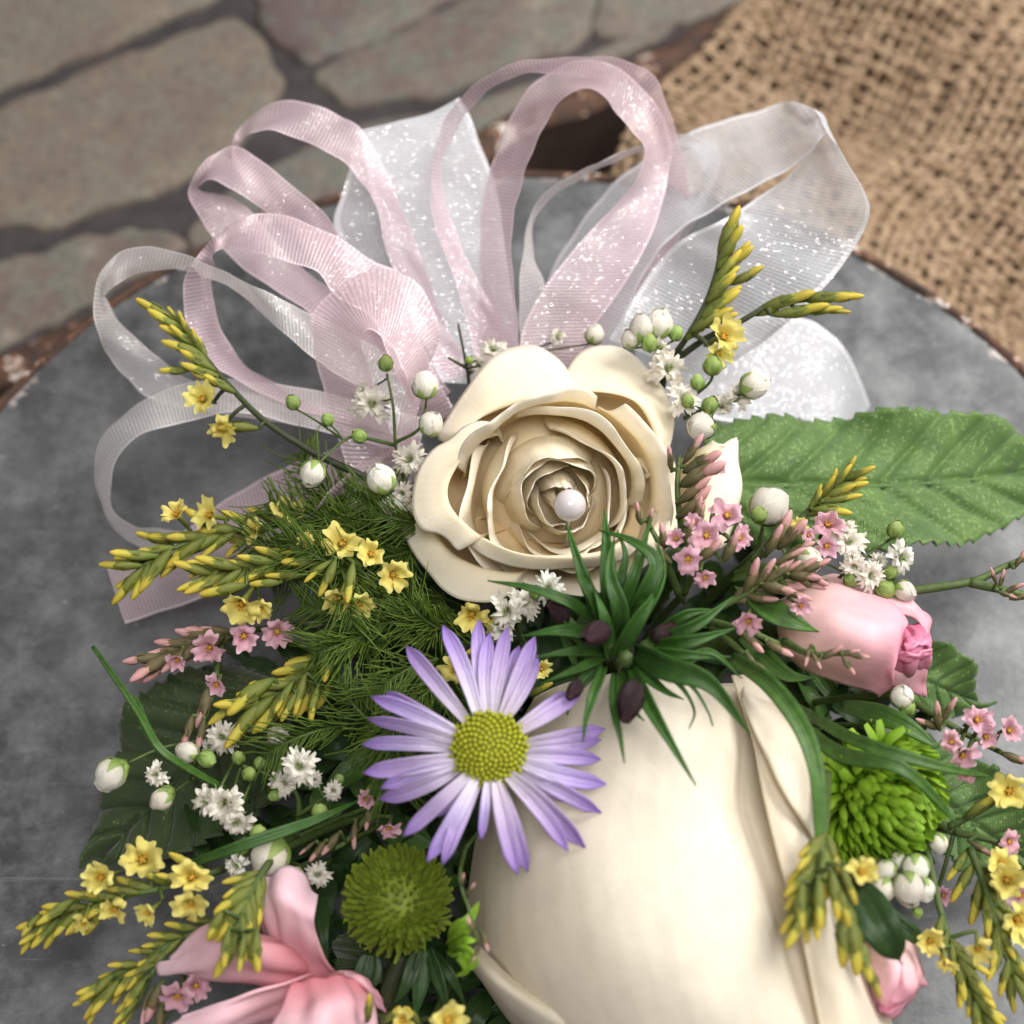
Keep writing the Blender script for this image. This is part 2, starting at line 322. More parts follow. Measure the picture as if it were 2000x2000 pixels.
M['stem'] = plant_mat('green_stem', (0.06, 0.10, 0.025), (0.09, 0.14, 0.035), var=0.2, rough=0.5, transl=0.05)
M['stem_dark'] = plant_mat('dark_stem', (0.025, 0.035, 0.015), (0.06, 0.075, 0.025), var=0.2, rough=0.5, transl=0.0)
M['yellow'] = plant_mat('yellow_petal', (0.74, 0.55, 0.08), (0.80, 0.74, 0.24), var=0.10, rough=0.55, transl=0.28, vscale=5, bump=0.3, mid=(0.80, 0.71, 0.18))
M['yellow_tip'] = plant_mat('yellow_bud_tip', (0.40, 0.42, 0.06), (0.74, 0.56, 0.07), var=0.12, rough=0.5, transl=0.2, vscale=5)
M['orange'] = plant_mat('orange_throat', (0.56, 0.24, 0.03), (0.70, 0.42, 0.05), var=0.2, rough=0.6, transl=0.1)
M['calyx'] = plant_mat('green_calyx', (0.10, 0.145, 0.024), (0.24, 0.26, 0.045), var=0.25, rough=0.5, transl=0.12, vscale=4, veins=0.2)
M['calyx_olive'] = plant_mat('olive_calyx', (0.07, 0.085, 0.028), (0.20, 0.15, 0.075), var=0.25, rough=0.5, transl=0.12, vscale=4, veins=0.2)
M['pink_small'] = plant_mat('small_pink_petal', (0.62, 0.28, 0.36), (0.78, 0.50, 0.60), var=0.10, rough=0.55, transl=0.28, vscale=5, bump=0.3)
M['pink_tip'] = plant_mat('pink_bud_tip', (0.55, 0.32, 0.26), (0.76, 0.42, 0.46), var=0.12, rough=0.5, transl=0.2, vscale=5)
M['white'] = plant_mat('white_petal', (0.70, 0.72, 0.52), (0.84, 0.83, 0.76), var=0.06, rough=0.55, transl=0.28, vscale=6, bump=0.3, pos=0.4, mid=(0.82, 0.81, 0.72))
M['green_bud'] = plant_mat('pale_green_bud', (0.16, 0.28, 0.05), (0.34, 0.46, 0.14), var=0.12, rough=0.4, transl=0.15)
M['purple_bud'] = plant_mat('dark_purple_bud', (0.020, 0.009, 0.012), (0.040, 0.012, 0.018), var=0.3, rough=0.42, transl=0.05, vscale=5, bump=0.5)
M['ribbon_pink'] = organza('pink_organza', (0.79, 0.61, 0.67), (0.86, 0.70, 0.76), 20)
M['ribbon_white'] = organza('white_organza', (0.82, 0.84, 0.89), (0.92, 0.92, 0.96), 30, lo=0.46, hi=0.74)
M['ribbon_white_narrow'] = organza('narrow_white_organza', (0.86, 0.83, 0.83), (0.92, 0.90, 0.90), 18, lo=0.50, hi=0.78)
M['silk'] = silk('silk_leaf_green', (0.042, 0.100, 0.020), (0.080, 0.155, 0.030), (0.62, 0.72, 0.30))
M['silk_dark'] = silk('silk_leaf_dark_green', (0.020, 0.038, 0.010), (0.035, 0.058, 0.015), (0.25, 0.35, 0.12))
M['zinc'] = zinc()
M['rim'] = chipped('rusty_rim'); M['strip'] = chipped('rusty_strip', 37.0)
M['brick'] = stone()
M['mortar'] = simple('dark_mortar', (0.028, 0.024, 0.026), (0.060, 0.052, 0.053), 0.12, 0.9, 0.6)
M['table'] = simple('dark_table', (0.040, 0.026, 0.020), (0.080, 0.055, 0.042), 0.06, 0.6, 0.4)
M['jute'] = simple('jute_thread', (0.21, 0.135, 0.078), (0.41, 0.298, 0.195), 0.22, 0.85, 0.8)
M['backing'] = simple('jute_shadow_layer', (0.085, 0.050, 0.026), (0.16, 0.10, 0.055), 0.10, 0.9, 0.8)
def pearl_mat():
    m, nt = newmat('pearl'); c = mixc(nt, noise(nt, coords(nt), 0.5, 3.0), (0.62, 0.57, 0.54), (0.54, 0.50, 0.55))
    finish(nt, N(nt, 'ShaderNodeBsdfPrincipled', {'Base Color': c, 'Roughness': 0.16, 'Coat Weight': 0.8, 'Coat Roughness': 0.06, 'Specular IOR Level': 0.6}).outputs[0]); return m
M['pearl'] = pearl_mat()
M['steel'] = simple('pin_steel', (0.5, 0.5, 0.5), (0.6, 0.6, 0.6), 0.5, 0.3, 0.1, 1.0)

# ================================================================== THE SETTING
def box_poly(poly, z0, z1):
    n = len(poly); v = [(p[0], p[1], z1) for p in poly] + [(p[0], p[1], z0) for p in poly]
    f = [tuple(range(n)), tuple(range(2 * n - 1, n - 1, -1))] + [(i, i + n, (i + 1) % n + n, (i + 1) % n) for i in range(n)]
    return v, f
# table
tz = -0.072
v, f = box_poly([(-0.7, -0.5), (0.7, -0.5), (0.7, 0.9), (-0.7, 0.9)], tz - 0.03, tz)
o = bpy.data.objects.new('table_top', make_mesh('table_top', v, f, M['table'], smooth=False)); col.objects.link(o); o['kind'] = 'structure'
# brick panel: bricks proud of a recessed dark mortar bed
BZ = -45.0
L0, L1 = W(0, 684, BZ), W(1390, 24, BZ); ld = (L1 - L0) / np.linalg.norm(L1 - L0); ln = np.array([-ld[1], ld[0], 0])
pa, pb = L0 - ld * 0.35, L1 + ld * 0.40
v, f = box_poly([pa, pb, pb + ln * 0.34, pa + ln * 0.34], BZ / 1000 - 0.010, BZ / 1000 - 0.0016)
panel = Thing('brick_panel', (0, 0.2, BZ / 1000 - 0.010), None, None, kind='structure')
panel.part('mortar_bed', v, f, M['mortar'], smooth=False)
def brick(poly):
    P3 = np.array([W(x, y, BZ) for x, y in poly]); c = P3.mean(0); P3 = c + (P3 - c) * 1.11; n = 96
    q = np.vstack([P3, P3[:1]]); L = np.r_[0, np.cumsum(np.linalg.norm(np.diff(q, axis=0), axis=1))]; s = np.linspace(0, L[-1], n, endpoint=False)
    ring = np.stack([np.interp(s, L, q[:, k]) for k in range(3)], 1)
    for _ in range(2): ring = (np.roll(ring, 1, 0) + ring * 2 + np.roll(ring, -1, 0)) / 4
    ph = RNG.uniform(0, 6.28, 4); t = np.arange(n) / n * 6.283
    jit = 0.0008 * (np.sin(5 * t + ph[0]) + 0.7 * np.sin(11 * t + ph[1]) + 0.6 * np.sin(17 * t + ph[2]))
    out = ring - c; rr = np.linalg.norm(out, axis=1)[:, None]; ring = c + out * (1 + jit[:, None] / rr)
    V = []; F = []; prof = [(1.0, -0.006), (1.0, -0.0018), (0.985, -0.0004), (0.955, 0.0), (0.75, 0.0004), (0.5, 0.0002), (0.25, 0.0003)]
    for k, (sc, dz) in enumerate(prof):
        r = c + (ring - c) * sc; z = np.full(n, c[2] + dz)
        if k >= 3: z += 0.0005 * np.sin(r[:, 0] * 310 + ph[3]) * np.cos(r[:, 1] * 270)
        r[:, 2] = z; V.extend(r)
    for k in range(len(prof) - 1): F += [(k * n + i, k * n + (i + 1) % n, (k + 1) * n + (i + 1) % n, (k + 1) * n + i) for i in range(n)]
    F.append(tuple((len(prof) - 1) * n + i for i in range(n)))
    panel.part('brick', V, F, M['brick'])
for poly in ([(5, 208), (425, 42), (505, 150), (495, 205), (430, 268), (350, 322), (225, 380), (105, 412), (0, 405), (-120, 430), (-110, 260)],
             [(-160, 245), (0, 160), (360, 10), (470, -70), (380, -190), (-220, 60)],
             [(488, -20), (530, 60), (590, 110), (690, 70), (838, 0), (930, -70), (840, -170), (600, -110)],
             [(625, 122), (850, 18), (1000, -60), (1090, -90), (1110, 0), (1092, 66), (1000, 112), (830, 165), (668, 188)],
             [(1130, 60), (1140, 0), (1125, -90), (1330, -190), (1400, -80), (1330, -10), (1200, 62)],
             [(-60, 508), (100, 470), (250, 432), (312, 440), (330, 470), (300, 500), (120, 590), (-60, 680)],
             [(385, 412), (470, 345), (560, 288), (660, 248), (850, 205), (1000, 160), (1060, 160), (1000, 195), (800, 288), (560, 402), (400, 476)],
             [(1120, 128), (1240, 72), (1370, 10), (1460, -60), (1400, -50), (1300, 10), (1180, 72), (1090, 112)],
             [(870, -60), (1080, -160), (1060, -260), (780, -180)], [(-300, 560), (-120, 520), (-110, 690), (-300, 780)]):
    brick(poly)
# rusty strip along the panel's edge
def strip_geo():
    n = 120; V = []; F = []
    for i in range(n):
        s = i / (n - 1); p = pa + (pb - pa) * s; w = 0.0011 * (math.sin(s * 90) + 0.8 * math.sin(s * 211 + 1) + 0.6 * math.sin(s * 37))
        prof = [(-0.0065 + w, -0.026), (-0.0065 + w, -0.0015), (-0.0045 + w * 0.8, 0.0012), (-0.0015 + w * 0.6, 0.0014), (0.0006 + w * 0.3, 0.0004), (0.0006, -0.012)]
        for a, b in prof:
            q = p + ln * a; V.append((q[0], q[1], BZ / 1000 + b + (w * 0.35 if b > -0.002 else 0)))
    k = 6
    F = [(i * k + j, i * k + j + 1, (i + 1) * k + j + 1, (i + 1) * k + j) for i in range(n - 1) for j in range(k - 1)]
    return V, F
V_, F_ = strip_geo()
st = Thing('metal_edge_strip', (*(L0 * 0.5 + L1 * 0.5)[:2], tz), 'rusty iron edging with flaking white paint along the brick panel', 'edging')
face = [q for i, q in enumerate(F_) if i % 5 == 0]; top = [q for i, q in enumerate(F_) if i % 5]
st.part('edging_shaded_face', V_, face, M['table']); st.part('edging_top', V_, top, M['strip'])  # face coloured dark to stand for the shadow band below the edge

# ------------------------------------------------------------------ galvanized round tray
TR, TC = 0.1069, np.array([0.0028, -0.0317, 0.0])
tray = Thing('galvanized_tray', (TC[0], TC[1], 0), 'round grey galvanized tray with rusty rim under the corsage', 'tray')
n, kr = 128, 40; V = [(TC[0], TC[1], 0)]; F = []
for k in range(1, kr + 1):
    r = TR * 0.988 * k / kr
    for i in range(n):
        t = 6.283185 * i / n; x, y = TC[0] + r * math.cos(t), TC[1] + r * math.sin(t)
        V.append((x, y, 0.00025 * math.sin(x * 120 + 1) * math.cos(y * 95) - (0.0004 if k == kr else 0)))
F += [(0, 1 + i, 1 + (i + 1) % n) for i in range(n)]
for k in range(kr - 1): F += [(1 + k * n + i, 1 + (k + 1) * n + i, 1 + (k + 1) * n + (i + 1) % n, 1 + k * n + (i + 1) % n) for i in range(n)]
tray.part('top_plate', V, F, M['zinc'])
def ring(prof, wob=0.0):
    V = []; F = []; k = len(prof)
    for i in range(n):
        t = 6.283185 * i / n; w = wob * (math.sin(7 * t) + 0.6 * math.sin(19 * t + 1) + 0.4 * math.sin(41 * t))
        for r, z in prof: V.append((TC[0] + (r + w) * math.cos(t), TC[1] + (r + w) * math.sin(t), z + w * 0.5))
    F = [(i * k + j, i * k + (j + 1) % k, ((i + 1) % n) * k + (j + 1) % k, ((i + 1) % n) * k + j) for i in range(n) for j in range(k)]
    return V, F
rp = [(TR * 0.989 + 0.0009 * math.cos(a), -0.0003 + 0.0011 * math.sin(a)) for a in np.linspace(0, 6.283, 9)[:-1]]
V, F = ring(rp, 0.00012); tray.part('rolled_rim', V, F, M['rim'])
V, F = ring([(TR * 0.983, -0.001), (TR * 0.985, -0.001), (TR * 0.955, tz + 0.0005), (TR * 0.95, tz + 0.0005)]); tray.part('side_wall', V, F, M['zinc'])

# ------------------------------------------------------------------ burlap: every thread is woven
BO = W(1392, 4, -38); be = W(1284, 200, -38) - BO; be /= np.linalg.norm(be); bf = np.array([-be[1], be[0], 0.0])
if bf[0] < 0: bf = -bf
def cloth_z(x, y):
    a = (x * 0.8 + y * 0.6) * 1000; b = (-x * 0.6 + y * 0.8) * 1000
    d = math.hypot(x - TC[0], y - TC[1])
    z = -0.0365 + 0.0062 * math.sin(a * 0.075 + 0.6) + 0.0042 * math.sin(b * 0.10 + a * 0.03 + 1.0) + 0.0015 * math.sin(b * 0.23 - 1)
    return z
SP = 0.0027
def burlap():
    mb = MB(); na, nb = 56, 72
    for fam in (0, 1):
        cnt, ln_ = (na, nb) if fam == 0 else (nb, na)
        for i in range(cnt):
            drift = RNG.normal(0, 0.12); ph = RNG.uniform(0, 6.28); rad = 0.00072 * RNG.uniform(0.8, 1.25); pts = []; rr = []
            for s in np.arange(-0.5, ln_, 0.34):
                off = i + drift + 0.22 * math.sin(s * 0.19 + ph) + 0.15 * math.sin(i * 0.5 + s * 0.11)
                a, b = (off, s) if fam == 0 else (s, off)
                p = BO + bf * ((a + 2.0 * math.sin(b * 0.085 + 1.2) + 0.5 * math.sin(b * 0.31)) * SP) + be * ((b - 17) * SP)
                if math.hypot(p[0] - TC[0], p[1] - TC[1]) < TR + 0.0012:
                    if len(pts) > 4: flush(mb, pts, rr)
                    pts, rr = [], []; continue
                wv = 0.00055 * math.cos(math.pi * (s + (i % 2))) * (1 if fam == 0 else -1)
                pts.append((p[0], p[1], cloth_z(p[0], p[1]) + wv)); rr.append(rad * (1 + 0.22 * math.sin(s * 1.7 + ph) + 0.15 * math.sin(s * 4.1 + ph * 2)))
            if len(pts) > 4: flush(mb, pts, rr)
    return mb
def flush(mb, pts, rr):
    p = np.array(pts); k = len(p); tan = np.gradient(p, axis=0); tan /= np.linalg.norm(tan, axis=1)[:, None]
    up = np.array([0, 0, 1.0]); side = np.cross(tan, up); side /= np.linalg.norm(side, axis=1)[:, None]; u2 = np.cross(side, tan); r = np.array(rr)[:, None]
    S = 5; V = np.empty((k, S, 3))
    for j in range(S):
        t = 6.283 * j / S; V[:, j] = p + side * (math.cos(t) * r * 1.12) + u2 * (math.sin(t) * r * 0.72)
    F = [(i * S + j, i * S + (j + 1) % S, (i + 1) * S + (j + 1) % S, (i + 1) * S + j) for i in range(k - 1) for j in range(S)]
    mb.add(V.reshape(-1, 3), F)
    if RNG.random() < 0.8:      # a few loose fibres
        for _ in range(4):
            i = int(RNG.integers(1, k - 2)); d = RNG.normal(0, 1, 3); d[2] = abs(d[2]); d /= np.linalg.norm(d)
            a = p[i]; b = a + tan[i] * 0.002 + d * 0.0009; c = b + tan[i] * 0.0012 + d * RNG.uniform(0.0003, 0.0012)
            v, f, uv = tube_geo([a, b, c], 0.00007, 0.00003, 3, 5); mb.add(v, f)
bl = Thing('burlap_cloth', (*W(1700, 200, -14)[:2], tz), 'coarse tan woven burlap cloth lying behind the tray', 'cloth')
bl.mb('woven_threads', burlap(), [M['jute']])
# folded under layer of the same cloth, coloured darker as shade behind the weave
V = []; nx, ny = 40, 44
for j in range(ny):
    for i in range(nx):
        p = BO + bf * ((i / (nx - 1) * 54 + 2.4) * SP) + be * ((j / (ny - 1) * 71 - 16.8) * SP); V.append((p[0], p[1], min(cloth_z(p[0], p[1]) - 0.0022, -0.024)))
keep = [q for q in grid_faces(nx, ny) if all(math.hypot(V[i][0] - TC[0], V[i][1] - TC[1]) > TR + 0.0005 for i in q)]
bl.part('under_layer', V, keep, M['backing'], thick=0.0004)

# ================================================================== RIBBONS
def ribbon(thing, name, secs, mat, wid, n=70, nu=9, sgn=1, bow=0.05, seed=0):
    """sections: (xA, yA, xB, yB, height[, sign]); the ribbon keeps its real width, so where it shows narrow it is turned on edge"""
    A = []; B = []
    for q in secs:
        h = q[4]; s = q[5] if len(q) > 5 else sgn
        a, b = W(q[0], q[1], h), W(q[2], q[3], h); pw = np.linalg.norm(a - b) * 1000
        dh = math.sqrt(max(0.0, wid ** 2 - pw ** 2)) * 0.5 * s
        dh = max(-0.45 * wid, min(0.45 * wid, dh))
        A.append(W(q[0], q[1], h + dh)); B.append(W(q[2], q[3], h - dh))
    a = cr(A, n); b = cr(B, n); mid = (a + b) / 2; L = np.r_[0, np.cumsum(np.linalg.norm(np.diff(mid, axis=0), axis=1))] * 1000
    tan = np.gradient(mid, axis=0); nr = np.cross(tan, b - a); nr /= np.linalg.norm(nr, axis=1)[:, None] + 1e-12
    rs = np.random.default_rng(seed); ph = rs.uniform(0, 6.28, 4); V = []; UV = []
    for i in range(n):
        for j in range(nu):
            t = j / (nu - 1); w = bow * wid * 0.001 * math.sin(math.pi * t) + 0.00012 * (math.sin(L[i] * 0.9 + t * 5 + ph[0]) + math.sin(L[i] * 0.37 + t * 9 + ph[1]))
            V.append(a[i] * (1 - t) + b[i] * t + nr[i] * w); UV.append((L[i], t))
    return thing.part(name, V, grid_faces(nu, n), mat, UV)
knot = W(1010, 700, 22)
pb_ = Thing('pink_ribbon_bow', W(1000, 760, 0), 'sheer pale pink organza bow with narrow loops fanning behind the rose', 'bow')
wb_ = Thing('white_ribbon_bow', W(1030, 760, 0), 'sheer white organza bow with wide loops behind the rose', 'bow')
nb_ = Thing('narrow_white_ribbon', W(700, 800, 0), 'sheer narrow off-white ribbon curling in two loops at the far left', 'ribbon')
RP, RW, RN = M['ribbon_pink'], M['ribbon_white'], M['ribbon_white_narrow']
# tall centre loops
ribbon(pb_, 'loop', [(900, 690, 985, 690, 24), (868, 560, 940, 600, 30), (823, 433, 872, 470, 36), (811, 345, 834, 350, 40), (826, 265, 845, 275, 43), (860, 195, 884, 209, 46), (912, 146, 930, 167, 48),
                     (982, 117, 990, 138, 49), (1070, 108, 1060, 140, 49), (1130, 105, 1120, 148, 48), (1190, 118, 1170, 160, 46), (1238, 150, 1205, 185, 44), (1266, 216, 1232, 240, 41), (1288, 300, 1232, 310, 38),
                     (1300, 385, 1235, 370, 35), (1272, 470, 1190, 440, 32), (1205, 570, 1120, 530, 28), (1120, 690, 1040, 660, 24)], RP, 7.5, 110, sgn=1, seed=1)
ribbon(pb_, 'loop', [(900, 700, 985, 700, 26), (905, 560, 972, 570, 32), (908, 430, 966, 430, 37), (922, 330, 985, 345, 40), (955, 240, 1012, 270, 42), (1000, 165, 1045, 205, 44), (1050, 128, 1095, 168, 45.5),
                     (1110, 112, 1140, 182, 46), (1170, 132, 1165, 215, 45.5), (1225, 180, 1195, 250, 44), (1262, 245, 1215, 290, 42), (1262, 320, 1190, 355, 40), (1235, 430, 1110, 440, 38), (1182, 531, 1035, 531, 35), (1120, 620, 985, 625, 30), (1080, 700, 985, 700, 26)], RP, 8.0, 110, sgn=-1, seed=2)
# left loops
ribbon(pb_, 'loop', [(835, 720, 905, 700, 24), (775, 590, 845, 620, 30), (728, 470, 800, 500, 35), (706, 380, 760, 395, 38), (655, 312, 690, 255, 41, 1), (608, 283, 640, 217, 42), (560, 260, 592, 198, 43), (515, 246, 546, 190, 43), (486, 248, 492, 205, 42, 1), (462, 262, 455, 236, 41), (447, 290, 438, 272, 39, -1), (478, 325, 446, 320, 37, -1),
                     (535, 350, 490, 390, 34), (622, 425, 580, 470, 31), (720, 540, 670, 580, 28), (820, 680, 770, 700, 24)], RP, 6.8, 100, seed=3)
ribbon(pb_, 'loop', [(850, 740, 800, 770, 24), (780, 640, 735, 690, 30), (720, 545, 670, 590, 34), (650, 455, 600, 500, 37), (612, 402, 560, 440, 39), (558, 356, 508, 403, 40), (488, 300, 440, 358, 41), (442, 276, 404, 340, 41), (405, 290, 382, 346, 40), (370, 325, 372, 358, 39), (355, 362, 392, 365, 36), (370, 400, 432, 370, 34), (400, 445, 480, 405, 32), (470, 515, 540, 480, 30), (600, 600, 640, 560, 28), (760, 720, 790, 690, 24)], RP, 6.8, 100, seed=4)
ribbon(pb_, 'loop', [(860, 780, 800, 800, 24), (790, 640, 745, 700, 32), (770, 530, 700, 600, 37), (704, 493, 635, 560, 40), (634, 445, 600, 515, 42), (548, 410, 535, 492, 43), (494, 403, 480, 474, 43), (440, 418, 430, 468, 42), (400, 452, 404, 478, 41, -1), (366, 492, 402, 500, 39), (345, 540, 400, 530, 37), (350, 600, 408, 590, 34), (384, 668, 435, 655, 31), (440, 715, 485, 705, 29), (560, 770, 590, 740, 27), (740, 820, 760, 790, 24)], RP, 6.8, 100, seed=5)
# front loop
ribbon(pb_, 'loop', [(660, 900, 790, 890, 24), (622, 775, 745, 830, 30), (598, 690, 715, 760, 36), (589, 620, 694, 690, 40), (597, 580, 680, 645, 43), (640, 541, 690, 622, 45), (715, 505, 712, 630, 46), (785, 533, 738, 655, 46), (825, 605, 756, 684, 44), (822, 660, 768, 722, 41), (795, 740, 752, 790, 36), (780, 850, 742, 860, 28)], RP, 10.0, 90, sgn=-1, seed=6)
# pink tail at the lower left
ribbon(pb_, 'tail', [(780, 800, 800, 900, 22), (617, 851, 660, 960, 18), (530, 886, 560, 1030, 15), (425, 942, 470, 1085, 12), (330, 1015, 375, 1130, 9), (204, 1072, 237, 1177, 5)], RP, 10.0, 60, sgn=1, seed=7)
ribbon(pb_, 'tail', [(790, 820, 800, 850, 30), (726, 844, 735, 872, 32), (650, 900, 668, 915, 33), (579, 974, 582, 978, 33)], RP, 5.0, 40, sgn=1, seed=8)
# narrow white loops at the left
ribbon(nb_, 'loop', [(800, 720, 780, 800, 24), (700, 650, 680, 735, 30), (586, 592, 593, 676, 35), (495, 547, 500, 597, 38), (425, 512, 446, 550, 40), (362, 487, 355, 512, 41), (313, 470, 302, 508, 41), (267, 465, 252, 519, 40), (225, 477, 216, 540, 39), (194, 508, 199, 556, 37, 1), (180, 543, 198, 562, 35, 1), (178, 592, 216, 596, 33, 1), (185, 632, 250, 631, 30), (204, 670, 296, 673, 27), (240, 714, 355, 715, 24), (310, 762, 430, 735, 22), (560, 800, 600, 760, 21), (760, 830, 760, 790, 20)], RN, 6.8, 110, sgn=1, seed=9)
ribbon(nb_, 'loop', [(800, 790, 790, 860, 26), (600, 738, 600, 812, 28), (460, 718, 460, 780, 28), (390, 718, 390, 786, 28), (320, 732, 338, 800, 27), (267, 757, 285, 813, 26), (215, 799, 236, 843, 24), (185, 845, 216, 876, 22, -1), (178, 893, 208, 915, 19, -1), (190, 953, 217, 965, 16, -1), (215, 995, 250, 990, 13), (260, 1030, 290, 998, 11), (340, 1050, 360, 1000, 10), (520, 1030, 540, 970, 12), (720, 950, 720, 890, 16)], RN, 6.5, 110, sgn=-1, seed=10)
# wide white loops
ribbon(wb_, 'loop', [(820, 720, 985, 720, 22), (775, 600, 972, 600, 26), (735, 480, 955, 480, 31), (700, 350, 935, 350, 36), (682, 268, 890, 240, 39), (674, 246, 866, 184, 40), (664, 300, 884, 212, 36), (648, 360, 905, 270, 33), (630, 425, 930, 340, 30), (665, 500, 950, 460, 27), (730, 600, 960, 580, 24), (800, 720, 970, 720, 20)], RW, 17.0, 90, 13, sgn=1, seed=11)
ribbon(wb_, 'loop', [(1080, 700, 1190, 720, 22), (1030, 560, 1175, 620, 27), (1075, 450, 1215, 520, 31), (1150, 355, 1275, 440, 34), (1230, 290, 1350, 395, 37), (1320, 243, 1440, 345, 39), (1410, 214, 1510, 305, 40), (1480, 193, 1545, 268, 41), (1530, 203, 1556, 250, 42, 1), (1556, 238, 1550, 250, 43, 1), (1592, 297, 1530, 285, 44, 1), (1630, 360, 1495, 325, 44, 1), (1641, 405, 1431, 371, 43, 1), (1610, 470, 1361, 416, 41), (1550, 548, 1287, 452, 38), (1460, 630, 1230, 510, 33), (1330, 720, 1150, 640, 26)], RW, 17.5, 120, 13, sgn=-1, seed=12)
ribbon(wb_, 'tail', [(1200, 660, 1190, 760, 20), (1380, 600, 1300, 780, 19), (1520, 602, 1440, 810, 15), (1600, 668, 1540, 830, 11), (1642, 765, 1600, 850, 8)], RW, 17.0, 60, 13, sgn=-1, seed=13)
ribbon(wb_, 'loop', [(985, 720, 1020, 720, 22), (980, 610, 1035, 600, 26), (982, 540, 1024, 530, 30), (987, 468, 1006, 478, 33), (1003, 398, 1012, 410, 36), (1045, 352, 1050, 364, 38), (1105, 317, 1110, 330, 39), (1168, 290, 1174, 301, 39), (1220, 270, 1228, 283, 38), (1290, 252, 1300, 290, 36), (1360, 300, 1330, 350, 32), (1290, 460, 1240, 470, 27), (1150, 690, 1100, 700, 22)], RN, 6.0, 80, 9, sgn=1, seed=14)

# ================================================================== SMALL UNIT MESHES (shared by alike pieces)
def unit_blade(length_pts, width, prof, mat_i, mb, normal=(0, 0, 1), nu=5, nv=8, groove=0.2):
    v, f, uv = blade_geo(length_pts, width, normal, prof, nu, nv, groove); mb.add(v, f, mat_i, uv)
def bud_mesh(name, calyx, tip, seed):
    """slender bud: green calyx below, coloured closed petals above; base at 0, tip at 1 on z"""
    rs = np.random.default_rng(seed); mb = MB(); k = rs.uniform(0.9, 1.15)
    v, f, uv = lathe_geo([(0.025, 0), (0.07 * k, 0.10), (0.115 * k, 0.28), (0.125 * k, 0.42), (0.10, 0.58), (0.075, 0.66)], 8, 0.10); mb.add(v, f, 0, uv)
    bx, by = rs.normal(0, 0.05, 2)
    v, f, uv = lathe_geo([(0.085, 0.48), (0.092, 0.60), (0.095 * k, 0.74), (0.080, 0.86), (0.045, 0.96), (0.01, 1.0)], 8, 0.14)
    v = [(x + bx * max(0, z - 0.4), y + by * max(0, z - 0.4), z) for x, y, z in v]; mb.add(v, f, 1, uv)
    for a in rs.uniform(0, 6.28, 3):      # pointed calyx teeth
        c, s = math.cos(a), math.sin(a)
        unit_blade([(c * 0.11, s * 0.11, 0.40), (c * 0.115, s * 0.115, 0.58), (c * 0.10, s * 0.10, 0.74)], 0.13, lambda q: (1 - q) ** 0.8, 0, mb, (c, s, 0.1), 3, 4, 0.1)
    return mb.mesh(name, [calyx, tip])
def limonium_flower(name, petal, throat, seed, calyx):
    """five blunt lobes round a coloured throat on a short tube; radius about 1, faces +z"""
    rs = np.random.default_rng(seed); mb = MB()
    for k in range(5):
        a = k * 1.2566 + rs.normal(0, 0.10); c, s = math.cos(a), math.sin(a); up = rs.uniform(-0.15, 0.6); L = rs.uniform(0.74, 1.16)
        pts = [(c * 0.12, s * 0.12, -0.25), (c * 0.35, s * 0.35, 0.02), (c * 0.7 * L, s * 0.7 * L, 0.10 + up * 0.4), (c * L, s * L, up * 0.8)]
        v, f, uv = blade_geo(pts, rs.uniform(0.78, 1.12), (-c * 0.3, -s * 0.3, 1), lambda q: 0.30 + 0.70 * min(1, q * 1.5) if q < 0.9 else 0.86, 7, 9, 0.10)
        v = np.array([tuple(p) for p in v]); v[:, 2] += 0.13 * np.sin(v[:, 0] * 7 + seed) * np.sin(v[:, 1] * 6 + k); uvn = np.array(uv)
        notch = (uvn[:, 1] > 0.95) & (abs(uvn[:, 0] - 0.5) < 0.2); v[notch] *= 0.90
        mb.add(v, f, 0, uv)
    v, f, uv = lathe_geo([(0.05, -0.2), (0.16, -0.02), (0.13, 0.05), (0.02, 0.03)], 9, 0.15); mb.add(v, f, 1, uv)
    for k in range(5):
        a = k * 1.2566 + 0.6; v, f, uv = tube_geo([(math.cos(a) * 0.1, math.sin(a) * 0.1, 0), (math.cos(a) * 0.2, math.sin(a) * 0.2, 0.2)], 0.035, 0.05, 4, 3); mb.add(v, f, 1, uv)
    v, f, uv = lathe_geo([(0.07, -1.5), (0.13, -1.1), (0.17, -0.5), (0.24, -0.1)], 8, 0.08); mb.add(v, f, 2, uv)
    return mb.mesh(name, [petal, throat, calyx])
